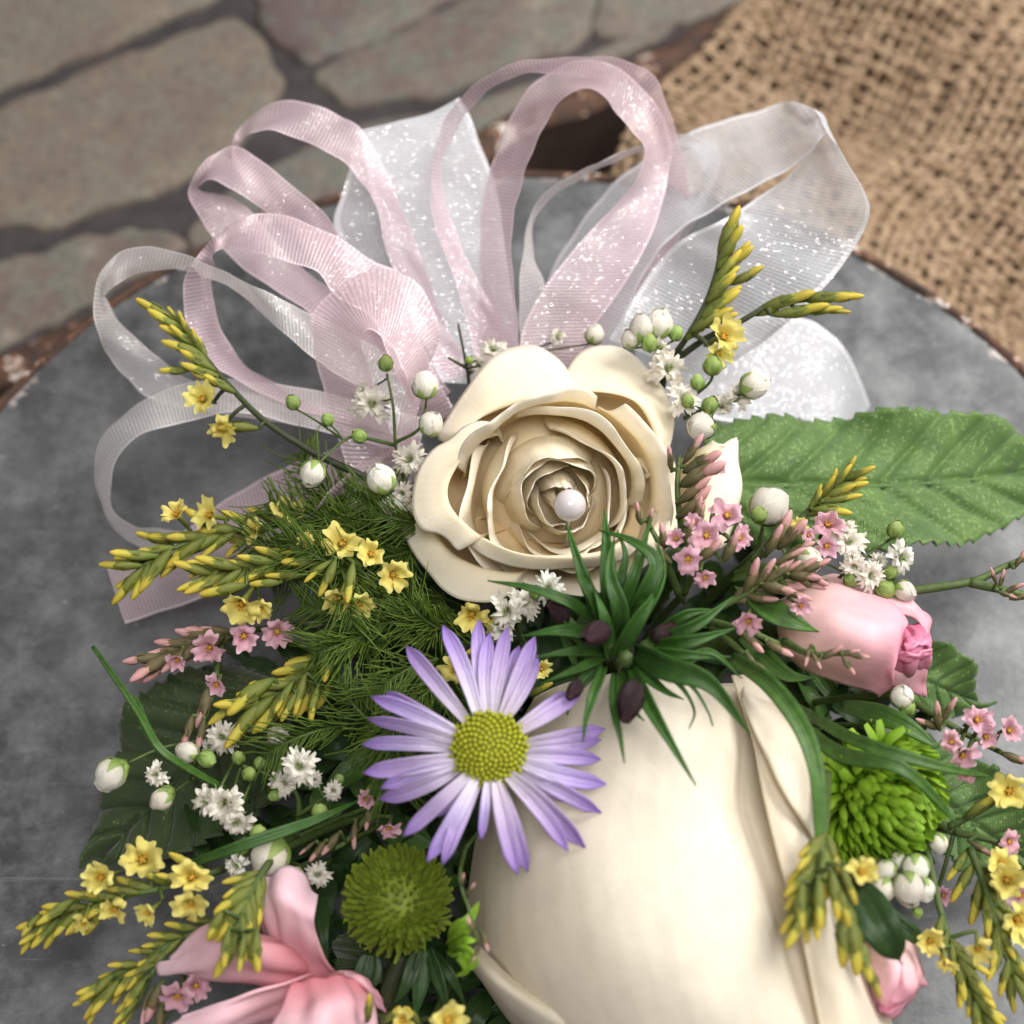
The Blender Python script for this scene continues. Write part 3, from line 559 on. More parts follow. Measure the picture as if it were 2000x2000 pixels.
def baby_bud(name, seed, green=False):
    """round closed bud with overlapping petals and green calyx; base at 0 tip near 1.1"""
    rs = np.random.default_rng(seed); mb = MB()
    pr = [(0.05, 0.05), (0.30, 0.14), (0.46, 0.36), (0.49, 0.58), (0.40, 0.82), (0.22, 0.98), (0.03, 1.04)]
    v, f, uv = lathe_geo(pr, 14, 0.04); mb.add(v, f, 0, uv)
    for k in range(4):
        a = k * 1.57 + rs.uniform(-0.3, 0.3); c, s = math.cos(a), math.sin(a)
        pts = [(c * 0.40, s * 0.40, 0.22), (c * 0.52, s * 0.52, 0.5), (c * 0.42, s * 0.42, 0.86), (c * 0.10, s * 0.10, 1.06 + rs.uniform(0, 0.12))]
        v, f, uv = blade_geo(pts, 0.72, (c, s, 0), lambda q: 0.5 + 0.5 * math.sin(q * 2.6), 6, 8, -0.22); mb.add(v, f, 0, uv)
    for k in range(5):
        a = k * 1.2566 + 0.3; c, s = math.cos(a), math.sin(a)
        pts = [(c * 0.06, s * 0.06, 0.0), (c * 0.36, s * 0.36, 0.12), (c * 0.52, s * 0.52, 0.38), (c * 0.53, s * 0.53, 0.60)]
        v, f, uv = blade_geo(pts, 0.42, (c, s, -0.2), lambda q: (1 - q ** 2) * 0.9 + 0.1, 4, 6, -0.15); mb.add(v, f, 1, uv)
    return mb.mesh(name, [M['green_bud'] if green else M['white'], M['green_bud']])
def baby_flower(name, seed, np_=16):
    """small double flower of many ruffled, notched petals; radius about 1"""
    rs = np.random.default_rng(seed); mb = MB()
    for k in range(np_):
        a = k * 2.39996 + rs.normal(0, 0.15); t = k / np_; c, s = math.cos(a), math.sin(a); L = 0.55 + 0.5 * t + rs.normal(0, 0.07); up = 1.0 - 0.85 * t + rs.normal(0, 0.1)
        pts = [(c * 0.05, s * 0.05, 0.0), (c * L * 0.4, s * L * 0.4, 0.25 + up * 0.25), (c * L * 0.8, s * L * 0.8, 0.22 + up * 0.5), (c * L, s * L, 0.10 + up * 0.55 + rs.normal(0, 0.06))]
        v, f, uv = blade_geo(pts, rs.uniform(0.42, 0.62), (-c * up, -s * up, 1), lambda q: 0.25 + 0.75 * q ** 0.7, 5, 7, 0.18, twist=rs.normal(0, 0.35))
        v = np.array([tuple(p) for p in v]); u = np.array(uv); n_ = (u[:, 1] > 0.95) & (abs(u[:, 0] - 0.5) < 0.15); v[n_] *= 0.82
        v += rs.normal(0, 0.012, v.shape); mb.add(v, f, 0, uv)
    v, f, uv = lathe_geo([(0.06, -0.55), (0.22, -0.35), (0.26, -0.05), (0.20, 0.1)], 8, 0.1); mb.add(v, f, 1, uv)
    for k in range(6):
        a = rs.uniform(0, 6.28); r = rs.uniform(0.02, 0.16); v, f, uv = tube_geo([(r * math.cos(a), r * math.sin(a), 0.2), (r * 1.6 * math.cos(a), r * 1.6 * math.sin(a), 0.62)], 0.025, 0.035, 4, 3); mb.add(v, f, 1, uv)
    return mb.mesh(name, [M['white'], M['green_bud']])
BUD_Y = [bud_mesh('yellow_bud', M['calyx'], M['yellow_tip'], s) for s in range(4)]
BUD_P = [bud_mesh('pink_bud', M['calyx_olive'], M['pink_tip'], s + 10) for s in range(4)]
FL_Y = [limonium_flower('yellow_flower', M['yellow'], M['orange'], s, M['calyx']) for s in range(9)]
FL_P = [limonium_flower('pink_flower', M['pink_small'], M['orange'], s + 20, M['calyx_olive']) for s in range(9)]
BB_B = [baby_bud('white_bud', s) for s in range(3)]
BB_G = [baby_bud('green_bud', s + 5, True) for s in range(2)]
BB_F = [baby_flower('white_flower', s + 3, 15 + 2 * s) for s in range(4)]

# ================================================================== SPRIGS
CORE = (1080, 1380)      # where the stems meet inside the corsage
def sprig(name, label, cat, stems, items, kind, group, stem_mat='stem', r=0.00055):
    """stems: lists of (x, y, h); items: ('b', x, y, h, angle, length px[, toward]) buds, ('f', x, y, h, radius px, tilt x, tilt y) flowers,
       ('g'..) green buds, ('s', stem index, t0, t1, count, side, length, h lift) a one-sided spike of buds"""
    root = stems[0][0]; T = Thing(name, W(root[0], root[1], 0), label, cat, group); mb = MB(); pts = []
    world = [[W(*p) for p in s] for s in stems]
    for s in world:
        v, f, uv = tube_geo(s, r, r * 0.55, 6); mb.add(v, f, 0, uv); pts.extend(cra(s, 30))
    d0 = world[0][0]; e = W(CORE[0] * 0.35 + root[0] * 0.65, CORE[1] * 0.35 + root[1] * 0.65, 7)
    v, f, uv = tube_geo([d0, d0 * 0.5 + e * 0.5 + np.array([0, 0, 0.001]), e], r, r, 6); mb.add(v, f, 0, uv)
    P = np.array(pts)
    def stalk(b, mn=0.0):
        i = int(np.argmin(np.linalg.norm(P - b, axis=1))); a = P[i]
        if np.linalg.norm(a - b) > 0.0008:
            v, f, uv = tube_geo([a, a * 0.4 + b * 0.6 + np.array([0, 0, 0.0004]), b], r * 0.6, r * 0.5, 5); mb.add(v, f, 0, uv)
    flw, bud = {'y': (FL_Y, BUD_Y), 'p': (FL_P, BUD_P), 'w': (BB_F, BB_B)}[kind]
    for it in items:
        if it[0] == 'b' or it[0] == 'g':
            _, x, y, h, ang, ln = it[:6]; tw = it[6] if len(it) > 6 else 0.25
            c = W(x, y, h); L = ln * mpp(c); ax = idir(ang, tw); b = c - ax * L * 0.5
            ms = random.choice(BB_G if it[0] == 'g' else bud); T.inst('bud', ms, b, ax, L * (np.array([random.uniform(0.85, 1.25)] * 2 + [1.0]) if kind != 'w' else 0.92)); stalk(b)
        elif it[0] == 'f':
            _, x, y, h, rad = it[:5]; tx, ty = (it[5], it[6]) if len(it) > 6 else (random.uniform(-.4, .4), random.uniform(-.4, .4))
            c = W(x, y, h); ax = CB + CR * tx + CU * ty; ax /= np.linalg.norm(ax); R_ = rad * mpp(c) * (0.9 if kind != 'w' else 1.0)
            T.inst('flower', random.choice(flw), c, ax, R_ * np.array([random.uniform(0.8, 1.08), random.uniform(0.8, 1.08), random.uniform(0.8, 1.5)])); stalk(c - ax * R_ * (1.4 if kind != 'w' else 0.5))
        elif it[0] == 's':
            _, si, t0, t1, cnt, side, ln, lift = it[:8]; sp = cra(world[si], 60)
            for k in range(cnt):
                t = t0 + (t1 - t0) * k / max(1, cnt - 1); i = min(58, int(t * 59)); tg = sp[i + 1] - sp[i]; tg /= np.linalg.norm(tg)
                ax2 = math.degrees(math.atan2(np.dot(tg, CU), np.dot(tg, CR))); a = ax2 + side * random.uniform(18, 42) * (1.15 - 0.5 * t) + random.uniform(-8, 8)
                ax = idir(a, random.uniform(0.05, 0.5)); L = ln * mpp(sp[i]) * random.uniform(0.82, 1.15)
                b = sp[i] + CB * (lift * 0.001 * random.uniform(-0.4, 1.0)); T.inst('bud', random.choice(bud), b, ax, L)
    T.mb('stem', mb, [M[stem_mat]]); return T
GY, GP, GW = 'yellow statice sprigs', 'pink statice sprigs', "baby's breath sprigs"
Z4 = crop(150, 400, 700); Z5b = crop(150, 900, 700); Z6 = crop(0, 1400, 600); Z7 = crop(500, 1500, 500); ZR = crop(1400, 900, 600); ZQ = crop(1400, 1400, 600); ZC = crop(1000, 950, 700); ZT = crop(1300, 400, 700)
# --- yellow sprigs
sprig('yellow_statice_sprig', 'yellow sprig with dark stem leaning over the white ribbon loops at upper left', 'flower', [[(700, 905, 34), (600, 858, 36), (500, 795, 38), (430, 725, 39), (380, 665, 40), (330, 605, 41)]],
      [('s', 0, 0.62, 1.0, 11, 1, 82, 1.2), ('s', 0, 0.80, 0.98, 5, -1, 50, 0.5), ('f', 382, 752, 40, 36, -.3, .1), ('f', 420, 810, 39, 32, -.1, -.5), ('b', 450, 805, 39, 175, 80), ('b', 330, 700, 40, 185, 60)], 'y', GY, 'stem_dark', 0.0006)
sprig('yellow_statice_sprig', 'yellow sprig with upright starry flowers above the pink ribbon tail', 'flower', [[(640, 985, 24), (520, 990, 27), (440, 1005, 29), (350, 1025, 31), (265, 1070, 31)]],
      [('s', 0, 0.35, 1.0, 9, 1, 92, 1.0), ('s', 0, 0.3, 1.0, 9, -1, 82, 1.0), ('f', 333, 970, 33, 36, -.4, .7), ('f', 395, 972, 33, 36, -.6, .2), ('f', 480, 1000, 33, 36, -.8, .0), ('f', 545, 970, 32, 40, .3, .9), ('f', 610, 972, 30, 26, .2, .3), ('b', 290, 1015, 31, 160, 70), ('b', 250, 1055, 30, 180, 70), ('b', 250, 1095, 29, 205, 70)], 'y', GY)
sprig('yellow_statice_sprig', 'dense yellow sprig of many flowers pressed against the small cream rose', 'flower', [[(790, 1040, 28), (700, 1040, 31), (600, 1050, 33), (500, 1065, 34), (400, 1085, 33)]],
      [('s', 0, 0.25, 1.0, 12, 1, 85, 1.5), ('s', 0, 0.2, 1.0, 12, -1, 82, 1.5), ('f', 742, 1085, 39, 42, .35, -.1), ('f', 645, 1025, 38, 40, .1, .5), ('f', 578, 1022, 37, 22, -.1, .3), ('f', 700, 1045, 37, 34, .1, .3), ('f', 640, 1130, 37, 40, -.2, -.8), ('f', 680, 1140, 36, 34, .2, -.7), ('f', 455, 1140, 35, 42, -.3, -.6), ('f', 490, 1150, 34, 34, .2, -.7),
       ('b', 570, 1062, 37, 175, 80), ('b', 540, 1085, 37, 178, 80), ('b', 500, 1100, 37, 180, 60), ('b', 420, 1112, 36, 190, 90), ('b', 620, 1090, 38, 250, 80), ('b', 660, 1100, 39, 262, 80), ('b', 600, 1075, 38, 215, 70), ('b', 380, 1070, 34, 210, 60), ('b', 400, 1090, 34, 235, 60)], 'y', GY)
sprig('yellow_statice_sprig', 'yellow sprig of long closed buds left of the purple aster', 'flower', [[(690, 1190, 28), (630, 1240, 30), (560, 1290, 31), (480, 1330, 31)], [(680, 1180, 28), (640, 1230, 32), (600, 1290, 32)]],
      [('s', 0, 0.3, 0.95, 8, 1, 110, 1.0), ('s', 0, 0.3, 0.95, 6, -1, 95, 1.0), ('b', 617, 1248, 34, 262, 80), ('b', 535, 1315, 33, 240, 70), ('b', 565, 1310, 33, 255, 85), ('b', 590, 1330, 33, 255, 70), ('b', 545, 1335, 33, 245, 60), ('b', 430, 1340, 31, 215, 90), ('b', 470, 1310, 33, 212, 110)], 'y', GY)
sprig('yellow_statice_sprig', 'upright yellow sprig in front of the wide white ribbon loop at upper right', 'flower', [[(1255, 695, 34), (1300, 630, 40), (1332, 570, 43), (1352, 510, 45), (1358, 465, 46)]],
      [('s', 0, 0.28, 1.0, 13, -1, 88, 1.0), ('f', 1365, 635, 44, 42, .5, .2), ('f', 1355, 668, 43, 30, .4, -.5), ('b', 1372, 450, 46, 62, 62), ('b', 1392, 482, 46, 48, 70), ('b', 1410, 520, 45, 28, 70)], 'y', GY, 'stem_dark')
sprig('yellow_statice_sprig', 'yellow sprig of pointed green buds reaching right over the tray edge', 'flower', [[(1260, 690, 34), (1330, 640, 39), (1400, 605, 42), (1450, 578, 43), (1520, 566, 43), (1570, 562, 43)]],
      [('b', 1485, 568, 44, 14, 110), ('b', 1510, 588, 44, 6, 110), ('b', 1560, 562, 44, 0, 100), ('b', 1590, 560, 44, 2, 80), ('b', 1545, 585, 44, 2, 90), ('b', 1575, 586, 44, 0, 60), ('b', 1460, 580, 43, 25, 70)], 'y', GY, 'stem_dark')
sprig('yellow_statice_sprig', 'short yellow sprig lying on the large silk leaf', 'flower', [[(1490, 1000, 34), (1540, 950, 36), (1590, 905, 37)]],
      [('s', 0, 0.35, 1.0, 8, 1, 55, 1.0), ('s', 0, 0.3, 1.0, 8, -1, 62, 1.0), ('b', 1590, 940, 38, 12, 75), ('b', 1570, 962, 38, 0, 75), ('f', 1505, 995, 38, 24, .3, .2)], 'y', GY)
sprig('yellow_statice_sprig', 'yellow sprig with three open flowers at the lower left over grey metal', 'flower', [[(420, 1640, 26), (330, 1670, 28), (240, 1690, 29), (150, 1715, 28), (80, 1745, 26)]],
      [('f', 190, 1655, 33, 42, -.2, .1), ('f', 268, 1622, 33, 44, .1, .3), ('f', 362, 1655, 33, 42, .2, .3), ('f', 360, 1705, 33, 40, .1, -.4), ('f', 215, 1715, 32, 36, -.1, -.3), ('f', 280, 1722, 32, 36, -.5, -.4), ('f', 158, 1740, 31, 30, -.1, -.9), ('s', 0, 0.55, 1.0, 9, 1, 75, 1.2), ('s', 0, 0.1, 0.9, 10, -1, 75, 1.2), ('b', 105, 1720, 30, 215, 85), ('b', 60, 1742, 28, 225, 60), ('b', 85, 1745, 28, 232, 50)], 'y', GY)
sprig('yellow_statice_sprig', 'thin yellow sprig of narrow buds below the open flowers at lower left', 'flower', [[(430, 1730, 24), (340, 1770, 25), (270, 1815, 25), (190, 1870, 24)], [(330, 1775, 25), (290, 1830, 25), (255, 1900, 24)]],
      [('s', 0, 0.1, 1.0, 12, 1, 72, 1.0), ('s', 0, 0.1, 1.0, 9, -1, 66, 1.0), ('s', 1, 0.2, 1.0, 6, -1, 66, 1.0), ('b', 255, 1875, 26, 235, 62), ('b', 185, 1865, 25, 222, 80)], 'y', GY)
sprig('yellow_statice_sprig', 'drooping yellow buds hanging over the pink petals at lower left', 'flower', [[(520, 1610, 32), (480, 1670, 35), (455, 1730, 37), (450, 1780, 37)]],
      [('s', 0, 0.25, 0.9, 9, -1, 85, 1.5), ('s', 0, 0.25, 0.9, 9, 1, 85, 1.5), ('b', 425, 1790, 39, 262, 75), ('b', 455, 1800, 39, 262, 70), ('b', 482, 1795, 39, 268, 80), ('b', 405, 1745, 38, 240, 60)], 'y', GY)
sprig('yellow_statice_sprig', 'yellow sprig bowed over the right edge of the big ivory rose', 'flower', [[(1562, 1460, 42), (1560, 1530, 47), (1552, 1600, 50), (1535, 1670, 50), (1520, 1720, 49)]],
      [('s', 0, 0.55, 0.95, 9, -1, 92, 1.5), ('s', 0, 0.55, 0.95, 10, 1, 92, 1.5), ('f', 1625, 1645, 50, 36, .4, .1), ('b', 1575, 1690, 52, 275, 95), ('b', 1545, 1705, 52, 268, 95), ('b', 1590, 1710, 51, 285, 80), ('b', 1510, 1710, 51, 262, 90), ('b', 1600, 1670, 51, 290, 80)], 'y', GY)
sprig('yellow_statice_sprig', 'brownish yellow buds hanging below the bowed sprig on the big ivory rose', 'flower', [[(1580, 1690, 44), (1600, 1745, 46), (1620, 1800, 45), (1640, 1845, 43)]],
      [('b', 1592, 1770, 47, 272, 110), ('b', 1612, 1785, 47, 275, 110), ('b', 1605, 1745, 47, 280, 90), ('b', 1630, 1810, 46, 285, 90), ('b', 1648, 1850, 45, 290, 70)], 'y', GY)
sprig('yellow_statice_sprig', 'long arching yellow sprig running down the lower right corner', 'flower', [[(1745, 1580, 30), (1765, 1680, 31), (1790, 1770, 31), (1825, 1850, 30), (1860, 1940, 28), (1900, 2010, 26)], [(1830, 1600, 30), (1860, 1680, 31), (1890, 1780, 31), (1910, 1840, 30)]],
      [('s', 0, 0.45, 1.0, 14, 1, 80, 1.0), ('s', 0, 0.35, 1.0, 12, -1, 70, 1.0), ('s', 1, 0.0, 1.0, 9, -1, 85, 1.0), ('s', 1, 0.1, 1.0, 8, 1, 85, 1.0), ('f', 1755, 1775, 34, 34, -.1, .1), ('f', 1785, 1815, 33, 26, .0, -.8), ('f', 1845, 1790, 34, 34, -.2, -.7), ('f', 1900, 1660, 34, 44, -.3, .3), ('f', 1920, 1735, 33, 46, .3, -.2), ('f', 1890, 1630, 33, 36, .1, .4)], 'y', GY)
sprig('yellow_statice_sprig', 'single large yellow flower on a stalk at the right picture edge', 'flower', [[(1790, 1560, 28), (1850, 1530, 30), (1890, 1505, 32)]], [('f', 1905, 1492, 36, 48, -.15, .1), ('b', 1850, 1520, 33, 40, 70)], 'y', GY)
sprig('yellow_statice_sprig', 'shaded yellow flowers tucked between the aster and the small cream rose', 'flower', [[(980, 1300, 22), (930, 1230, 27), (900, 1170, 29)]],
      [('f', 890, 1160, 31, 40, -.1, -.2), ('f', 945, 1180, 31, 34, .1, -.5), ('f', 862, 1262, 30, 38, -.1, .2), ('f', 1022, 1262, 33, 24, .2, .2), ('b', 905, 1222, 31, 200, 60), ('b', 1020, 1300, 33, 30, 55), ('b', 1000, 1290, 32, 60, 50)], 'y', GY)
sprig('yellow_statice_sprig', 'small yellow flowers peeping up at the bottom edge below the green button flower', 'flower', [[(800, 1960, 20), (770, 1930, 26), (700, 1915, 28)]],
      [('f', 845, 1925, 34, 42, .1, .2), ('b', 695, 1900, 33, 85, 60), ('f', 760, 1925, 32, 28, -.1, .2), ('b', 740, 1915, 32, 50, 50), ('b', 780, 1915, 32, 120, 50)], 'y', GY)
# --- pink sprigs
sprig('pink_statice_sprig', 'pink sprig of fine buds and open flowers at the far left below the ribbon tail', 'flower', [[(560, 1180, 22), (470, 1190, 26), (390, 1205, 28), (310, 1240, 28)], [(420, 1200, 26), (405, 1290, 27), (385, 1360, 27)]],
      [('s', 0, 0.5, 1.0, 9, 1, 85, 1.0), ('s', 0, 0.5, 1.0, 8, -1, 75, 1.0), ('f', 460, 1200, 31, 36, .0, -.1), ('f', 395, 1222, 31, 34, -.4, -.3), ('f', 523, 1192, 30, 32, .2, -.2), ('f', 408, 1292, 30, 30, -.1, -.4), ('f', 335, 1245, 30, 26, -.2, -.8), ('b', 355, 1380, 29, 258, 62), ('b', 380, 1385, 29, 262, 60), ('b', 385, 1335, 29, 262, 80)], 'p', GP)
sprig('pink_statice_sprig', 'leafy pink sprig climbing beside the small cream rose towards the silk leaf', 'flower', [[(1300, 1060, 38), (1285, 990, 43), (1278, 920, 46), (1282, 860, 47)]],
      [('b', 1308, 848, 48, 55, 70), ('b', 1325, 872, 48, 28, 85), ('b', 1325, 892, 48, 32, 100), ('b', 1310, 925, 48, 38, 85), ('b', 1312, 950, 47, 40, 90), ('b', 1265, 865, 47, 95, 50), ('f', 1357, 882, 48, 14, .8, .2), ('b', 1320, 975, 46, 70, 60)], 'p', GP, 'stem')
sprig('pink_statice_sprig', 'dusty pink flower cluster between the small cream rose and the pink rosebud', 'flower', [[(1290, 1120, 36), (1320, 1060, 42), (1360, 1000, 45), (1400, 980, 45)], [(1280, 1120, 38), (1250, 1040, 45), (1220, 980, 47)]],
      [('f', 1298, 1055, 48, 36, -.1, -.4), ('f', 1330, 1090, 47, 24, .2, -.5), ('f', 1275, 1016, 48, 24, -.4, .1), ('f', 1333, 1010, 48, 34, .1, .1), ('f', 1372, 972, 48, 34, .1, .4), ('f', 1396, 1015, 47, 26, .5, .2), ('f', 1310, 985, 48, 22, -.1, .2), ('b', 1227, 978, 49, 75, 42), ('b', 1204, 968, 48, 100, 44), ('b', 1250, 1010, 48, 100, 50), ('b', 1318, 960, 48, 80, 50), ('b', 1340, 1040, 48, 40, 60), ('b', 1380, 1030, 47, 65, 70), ('b', 1345, 975, 48, 80, 50), ('b', 1300, 1000, 49, 60, 44), ('b', 1250, 1045, 47, 130, 50)], 'p', GP)
sprig('pink_statice_sprig', 'pink sprig with pale buds stretched over the pink rosebud', 'flower', [[(1300, 1180, 38), (1390, 1130, 42), (1460, 1095, 44), (1520, 1080, 44)], [(1330, 1170, 40), (1410, 1190, 45), (1470, 1215, 45)], [(1340, 1180, 40), (1400, 1230, 45), (1430, 1265, 44)]],
      [('f', 1412, 1172, 48, 34, -.2, -.4), ('f', 1510, 1142, 46, 24, .5, -.3), ('b', 1520, 1088, 46, 355, 62), ('b', 1490, 1050, 46, 30, 70), ('b', 1500, 1120, 46, 340, 70), ('b', 1470, 1110, 46, 350, 70), ('b', 1470, 1225, 46, 330, 60), ('b', 1440, 1265, 46, 320, 60), ('b', 1420, 1210, 46, 320, 60), ('b', 1420, 1250, 46, 300, 50), ('s', 0, 0.4, 0.95, 7, 1, 70, 1.0), ('s', 0, 0.4, 0.95, 7, -1, 70, 1.0)], 'p', GP)
sprig('pink_statice_sprig', 'striped white and pink buds beside a mauve flower under the silk leaf', 'flower', [[(1420, 1060, 36), (1470, 1010, 39), (1560, 1000, 38)]],
      [('b', 1478, 1000, 41, 60, 80), ('b', 1495, 1008, 41, 45, 80), ('b', 1460, 1020, 41, 65, 70), ('f', 1562, 990, 39, 34, .0, .5), ('f', 1560, 1030, 38, 30, .2, -.4), ('b', 1510, 1035, 40, 20, 60), ('f', 1525, 1010, 39, 18, .2, .3)], 'p', GP)
sprig('pink_statice_sprig', 'cluster of pale pink flowers at the right edge above the lime button flower', 'flower', [[(1700, 1310, 30), (1780, 1360, 33), (1850, 1400, 33), (1930, 1440, 32)]],
      [('f', 1844, 1358, 38, 36, .1, .3), ('f', 1905, 1378, 37, 30, .2, .2), ('f', 1817, 1425, 37, 34, -.1, -.3), ('f', 1795, 1400, 37, 26, -.3, .2), ('f', 1860, 1390, 36, 30, .2, -.2), ('b', 1769, 1350, 36, 100, 60), ('b', 1790, 1340, 36, 60, 60), ('b', 1750, 1365, 35, 150, 50), ('b', 1918, 1432, 35, 340, 60), ('f', 1822, 1460, 34, 24, .0, -.8)], 'p', GP)
sprig('pink_statice_sprig', 'bare forked stem with small brownish pink buds over the tray at right edge', 'flower', [[(1610, 1125, 30), (1690, 1118, 33), (1830, 1098, 34), (1890, 1072, 34), (1960, 1042, 34)], [(1830, 1098, 34), (1870, 1108, 34), (1960, 1128, 33)]],
      [('b', 1876, 1088, 36, 110, 40), ('b', 1890, 1092, 36, 80, 40), ('b', 1912, 1110, 35, 30, 44), ('b', 1925, 1055, 36, 60, 44), ('b', 1900, 1122, 35, 340, 40), ('b', 1930, 1125, 35, 20, 44)], 'p', GP, 'stem', 0.00075)
sprig('pink_statice_sprig', 'rosy flowers and buds just left of the aster above the green button flower', 'flower', [[(740, 1470, 24), (700, 1530, 28), (650, 1590, 28), (600, 1610, 27)]],
      [('f', 690, 1508, 33, 24, .1, -.1), ('f', 733, 1562, 33, 27, -.1, -.5), ('b', 668, 1575, 31, 265, 55), ('b', 625, 1592, 31, 235, 55), ('b', 600, 1606, 31, 235, 50), ('b', 695, 1545, 31, 270, 44), ('b', 580, 1600, 30, 220, 40)], 'p', GP)
sprig('pink_statice_sprig', 'thin wisp of tiny pink buds between the green button flower and big rose', 'flower', [[(878, 1600, 40), (868, 1660, 43), (890, 1730, 43), (905, 1790, 41)]],
      [('b', 873, 1660, 44, 80, 30), ('b', 887, 1678, 44, 60, 34), ('b', 888, 1745, 44, 110, 38), ('b', 915, 1775, 43, 290, 44), ('b', 898, 1800, 42, 250, 34)], 'p', GP, 'stem', 0.00025)
sprig('pink_statice_sprig', 'brown-pink budded twig lying across the pink rosebud', 'flower', [[(1480, 1210, 42), (1530, 1235, 45), (1590, 1232, 46), (1625, 1240, 45)]],
      [('b', 1523, 1238, 47, 250, 44), ('b', 1540, 1245, 47, 300, 40), ('b', 1570, 1232, 47, 30, 50), ('b', 1598, 1232, 47, 10, 50), ('b', 1600, 1255, 47, 300, 44), ('b', 1620, 1238, 47, 350, 44)], 'p', GP)
sprig('pink_statice_sprig', 'pale pink flowers low at the right edge beside the arching yellow sprig', 'flower', [[(1800, 1570, 26), (1880, 1590, 28), (1940, 1640, 28)]], [('f', 1905, 1588, 32, 32, .1, .1), ('f', 1925, 1690, 31, 30, .1, -.2), ('b', 1850, 1600, 30, 330, 50), ('f', 1780, 1690, 24, 24, .2, .2)], 'p', GP)
sprig('pink_statice_sprig', 'mauve-pink flowers at the bottom left beside the pink petals', 'flower', [[(380, 1850, 22), (330, 1890, 24), (300, 1940, 24)]], [('f', 335, 1880, 28, 42, -.1, -.7), ('f', 370, 1860, 28, 30, .3, .1), ('b', 290, 1890, 27, 250, 80), ('b', 300, 1930, 27, 265, 70), ('b', 275, 1900, 26, 255, 70)], 'p', GP)
# --- baby's breath
B_ = lambda x, y, h, a, r, t=0.4: ('b', x, y, h, a, r * 2, t)
sprig('babys_breath_sprig', "baby's breath with white buds and green beads left of the small cream rose", 'flower', [[(770, 930, 30), (748, 850, 36), (742, 770, 40), (730, 705, 42)], [(746, 840, 36), (680, 825, 38), (650, 830, 38), (600, 875, 40)], [(746, 835, 36), (790, 810, 38), (803, 770, 40)]],
      [B_(590, 892, 41, 255, 26), B_(720, 905, 42, 120, 30), B_(802, 728, 44, 95, 27), B_(813, 800, 43, 60, 25, 0.8), ('g', 728, 686, 43, 90, 32), ('g', 553, 760, 38, 120, 30), ('g', 618, 792, 39, 120, 27), ('g', 678, 823, 40, 150, 30), ('f', 700, 765, 38, 42, .1, .1), ('f', 775, 870, 37, 36, -.1, .2), ('f', 745, 960, 34, 30, -.3, -.2), ('f', 690, 740, 36, 22, -.2, .3), ('f', 760, 930, 35, 26, -.1, -.2)], 'w', GW, 'stem', 0.0003)
sprig('babys_breath_sprig', "baby's breath with plump white bud pair above the rose by the white loop", 'flower', [[(1270, 790, 32), (1285, 720, 38), (1250, 660, 41)], [(1290, 760, 36), (1340, 720, 40), (1345, 680, 42)], [(1290, 790, 36), (1370, 750, 40), (1410, 735, 41)]],
      [B_(1212, 620, 43, 105, 27), B_(1243, 612, 43, 80, 29), B_(1190, 640, 42, 120, 20), ('g', 1275, 630, 42, 70, 30), ('g', 1225, 648, 43, 90, 34), ('f', 1255, 700, 40, 42, .1, .2), ('f', 1285, 755, 40, 38, .3, .1), ('f', 1240, 665, 40, 30, .1, .4), ('g', 1316, 722, 42, 100, 30), ('g', 1298, 757, 42, 110, 26), ('g', 1345, 690, 43, 80, 40), B_(1423, 726, 43, 10, 29), B_(1323, 805, 43, 170, 29, 0.9), ('f', 1390, 750, 40, 30, .2, .2), ('g', 1340, 765, 40, 70, 36), ('f', 1360, 770, 39, 26, .1, .2)], 'w', GW, 'stem', 0.0003)
sprig('babys_breath_sprig', "baby's breath bits and brown twig just behind the top rose petals", 'flower', [[(890, 760, 28), (880, 690, 34), (864, 610, 38)], [(882, 695, 34), (845, 675, 36)]], [('f', 930, 665, 34, 28, -.1, .4), ('f', 905, 690, 33, 28, -.4, .2), B_(1122, 632, 34, 60, 20), ('f', 1050, 640, 32, 20, .1, .4), ('g', 885, 680, 35, 60, 18)], 'w', GW, 'stem_dark', 0.0003)
sprig('babys_breath_sprig', "fat cream bud with pointed tip resting on the silk leaf", 'flower', [[(1430, 1040, 32), (1440, 990, 37)]], [('b', 1450, 955, 42, 55, 80, 0.5), ('g', 1432, 970, 43, 60, 34, 1.4)], 'w', GW, 'stem', 0.0005)
sprig('babys_breath_sprig', "baby's breath clump between the silk leaf and the pink rosebud", 'flower', [[(1560, 1110, 30), (1620, 1060, 34), (1690, 1010, 34)], [(1600, 1080, 33), (1680, 1090, 34), (1710, 1120, 33)]],
      [('f', 1598, 1025, 37, 36, .2, .2), ('f', 1590, 1005, 37, 26, .0, .5), B_(1525, 1055, 40, 330, 26), ('g', 1690, 1000, 37, 80, 36), ('f', 1690, 1050, 36, 34, .3, -.1), ('f', 1640, 1085, 36, 32, .1, -.1), ('f', 1655, 1060, 35, 24, .1, .2), ('g', 1680, 1080, 36, 40, 30), B_(1705, 1115, 35, 330, 22), ('f', 1610, 1065, 36, 28, -.1, -.3), ('g', 1605, 1095, 35, 320, 30), ('g', 1670, 1112, 35, 320, 40), ('f', 1700, 1130, 33, 22, .2, -.3)], 'w', GW, 'stem', 0.0003)
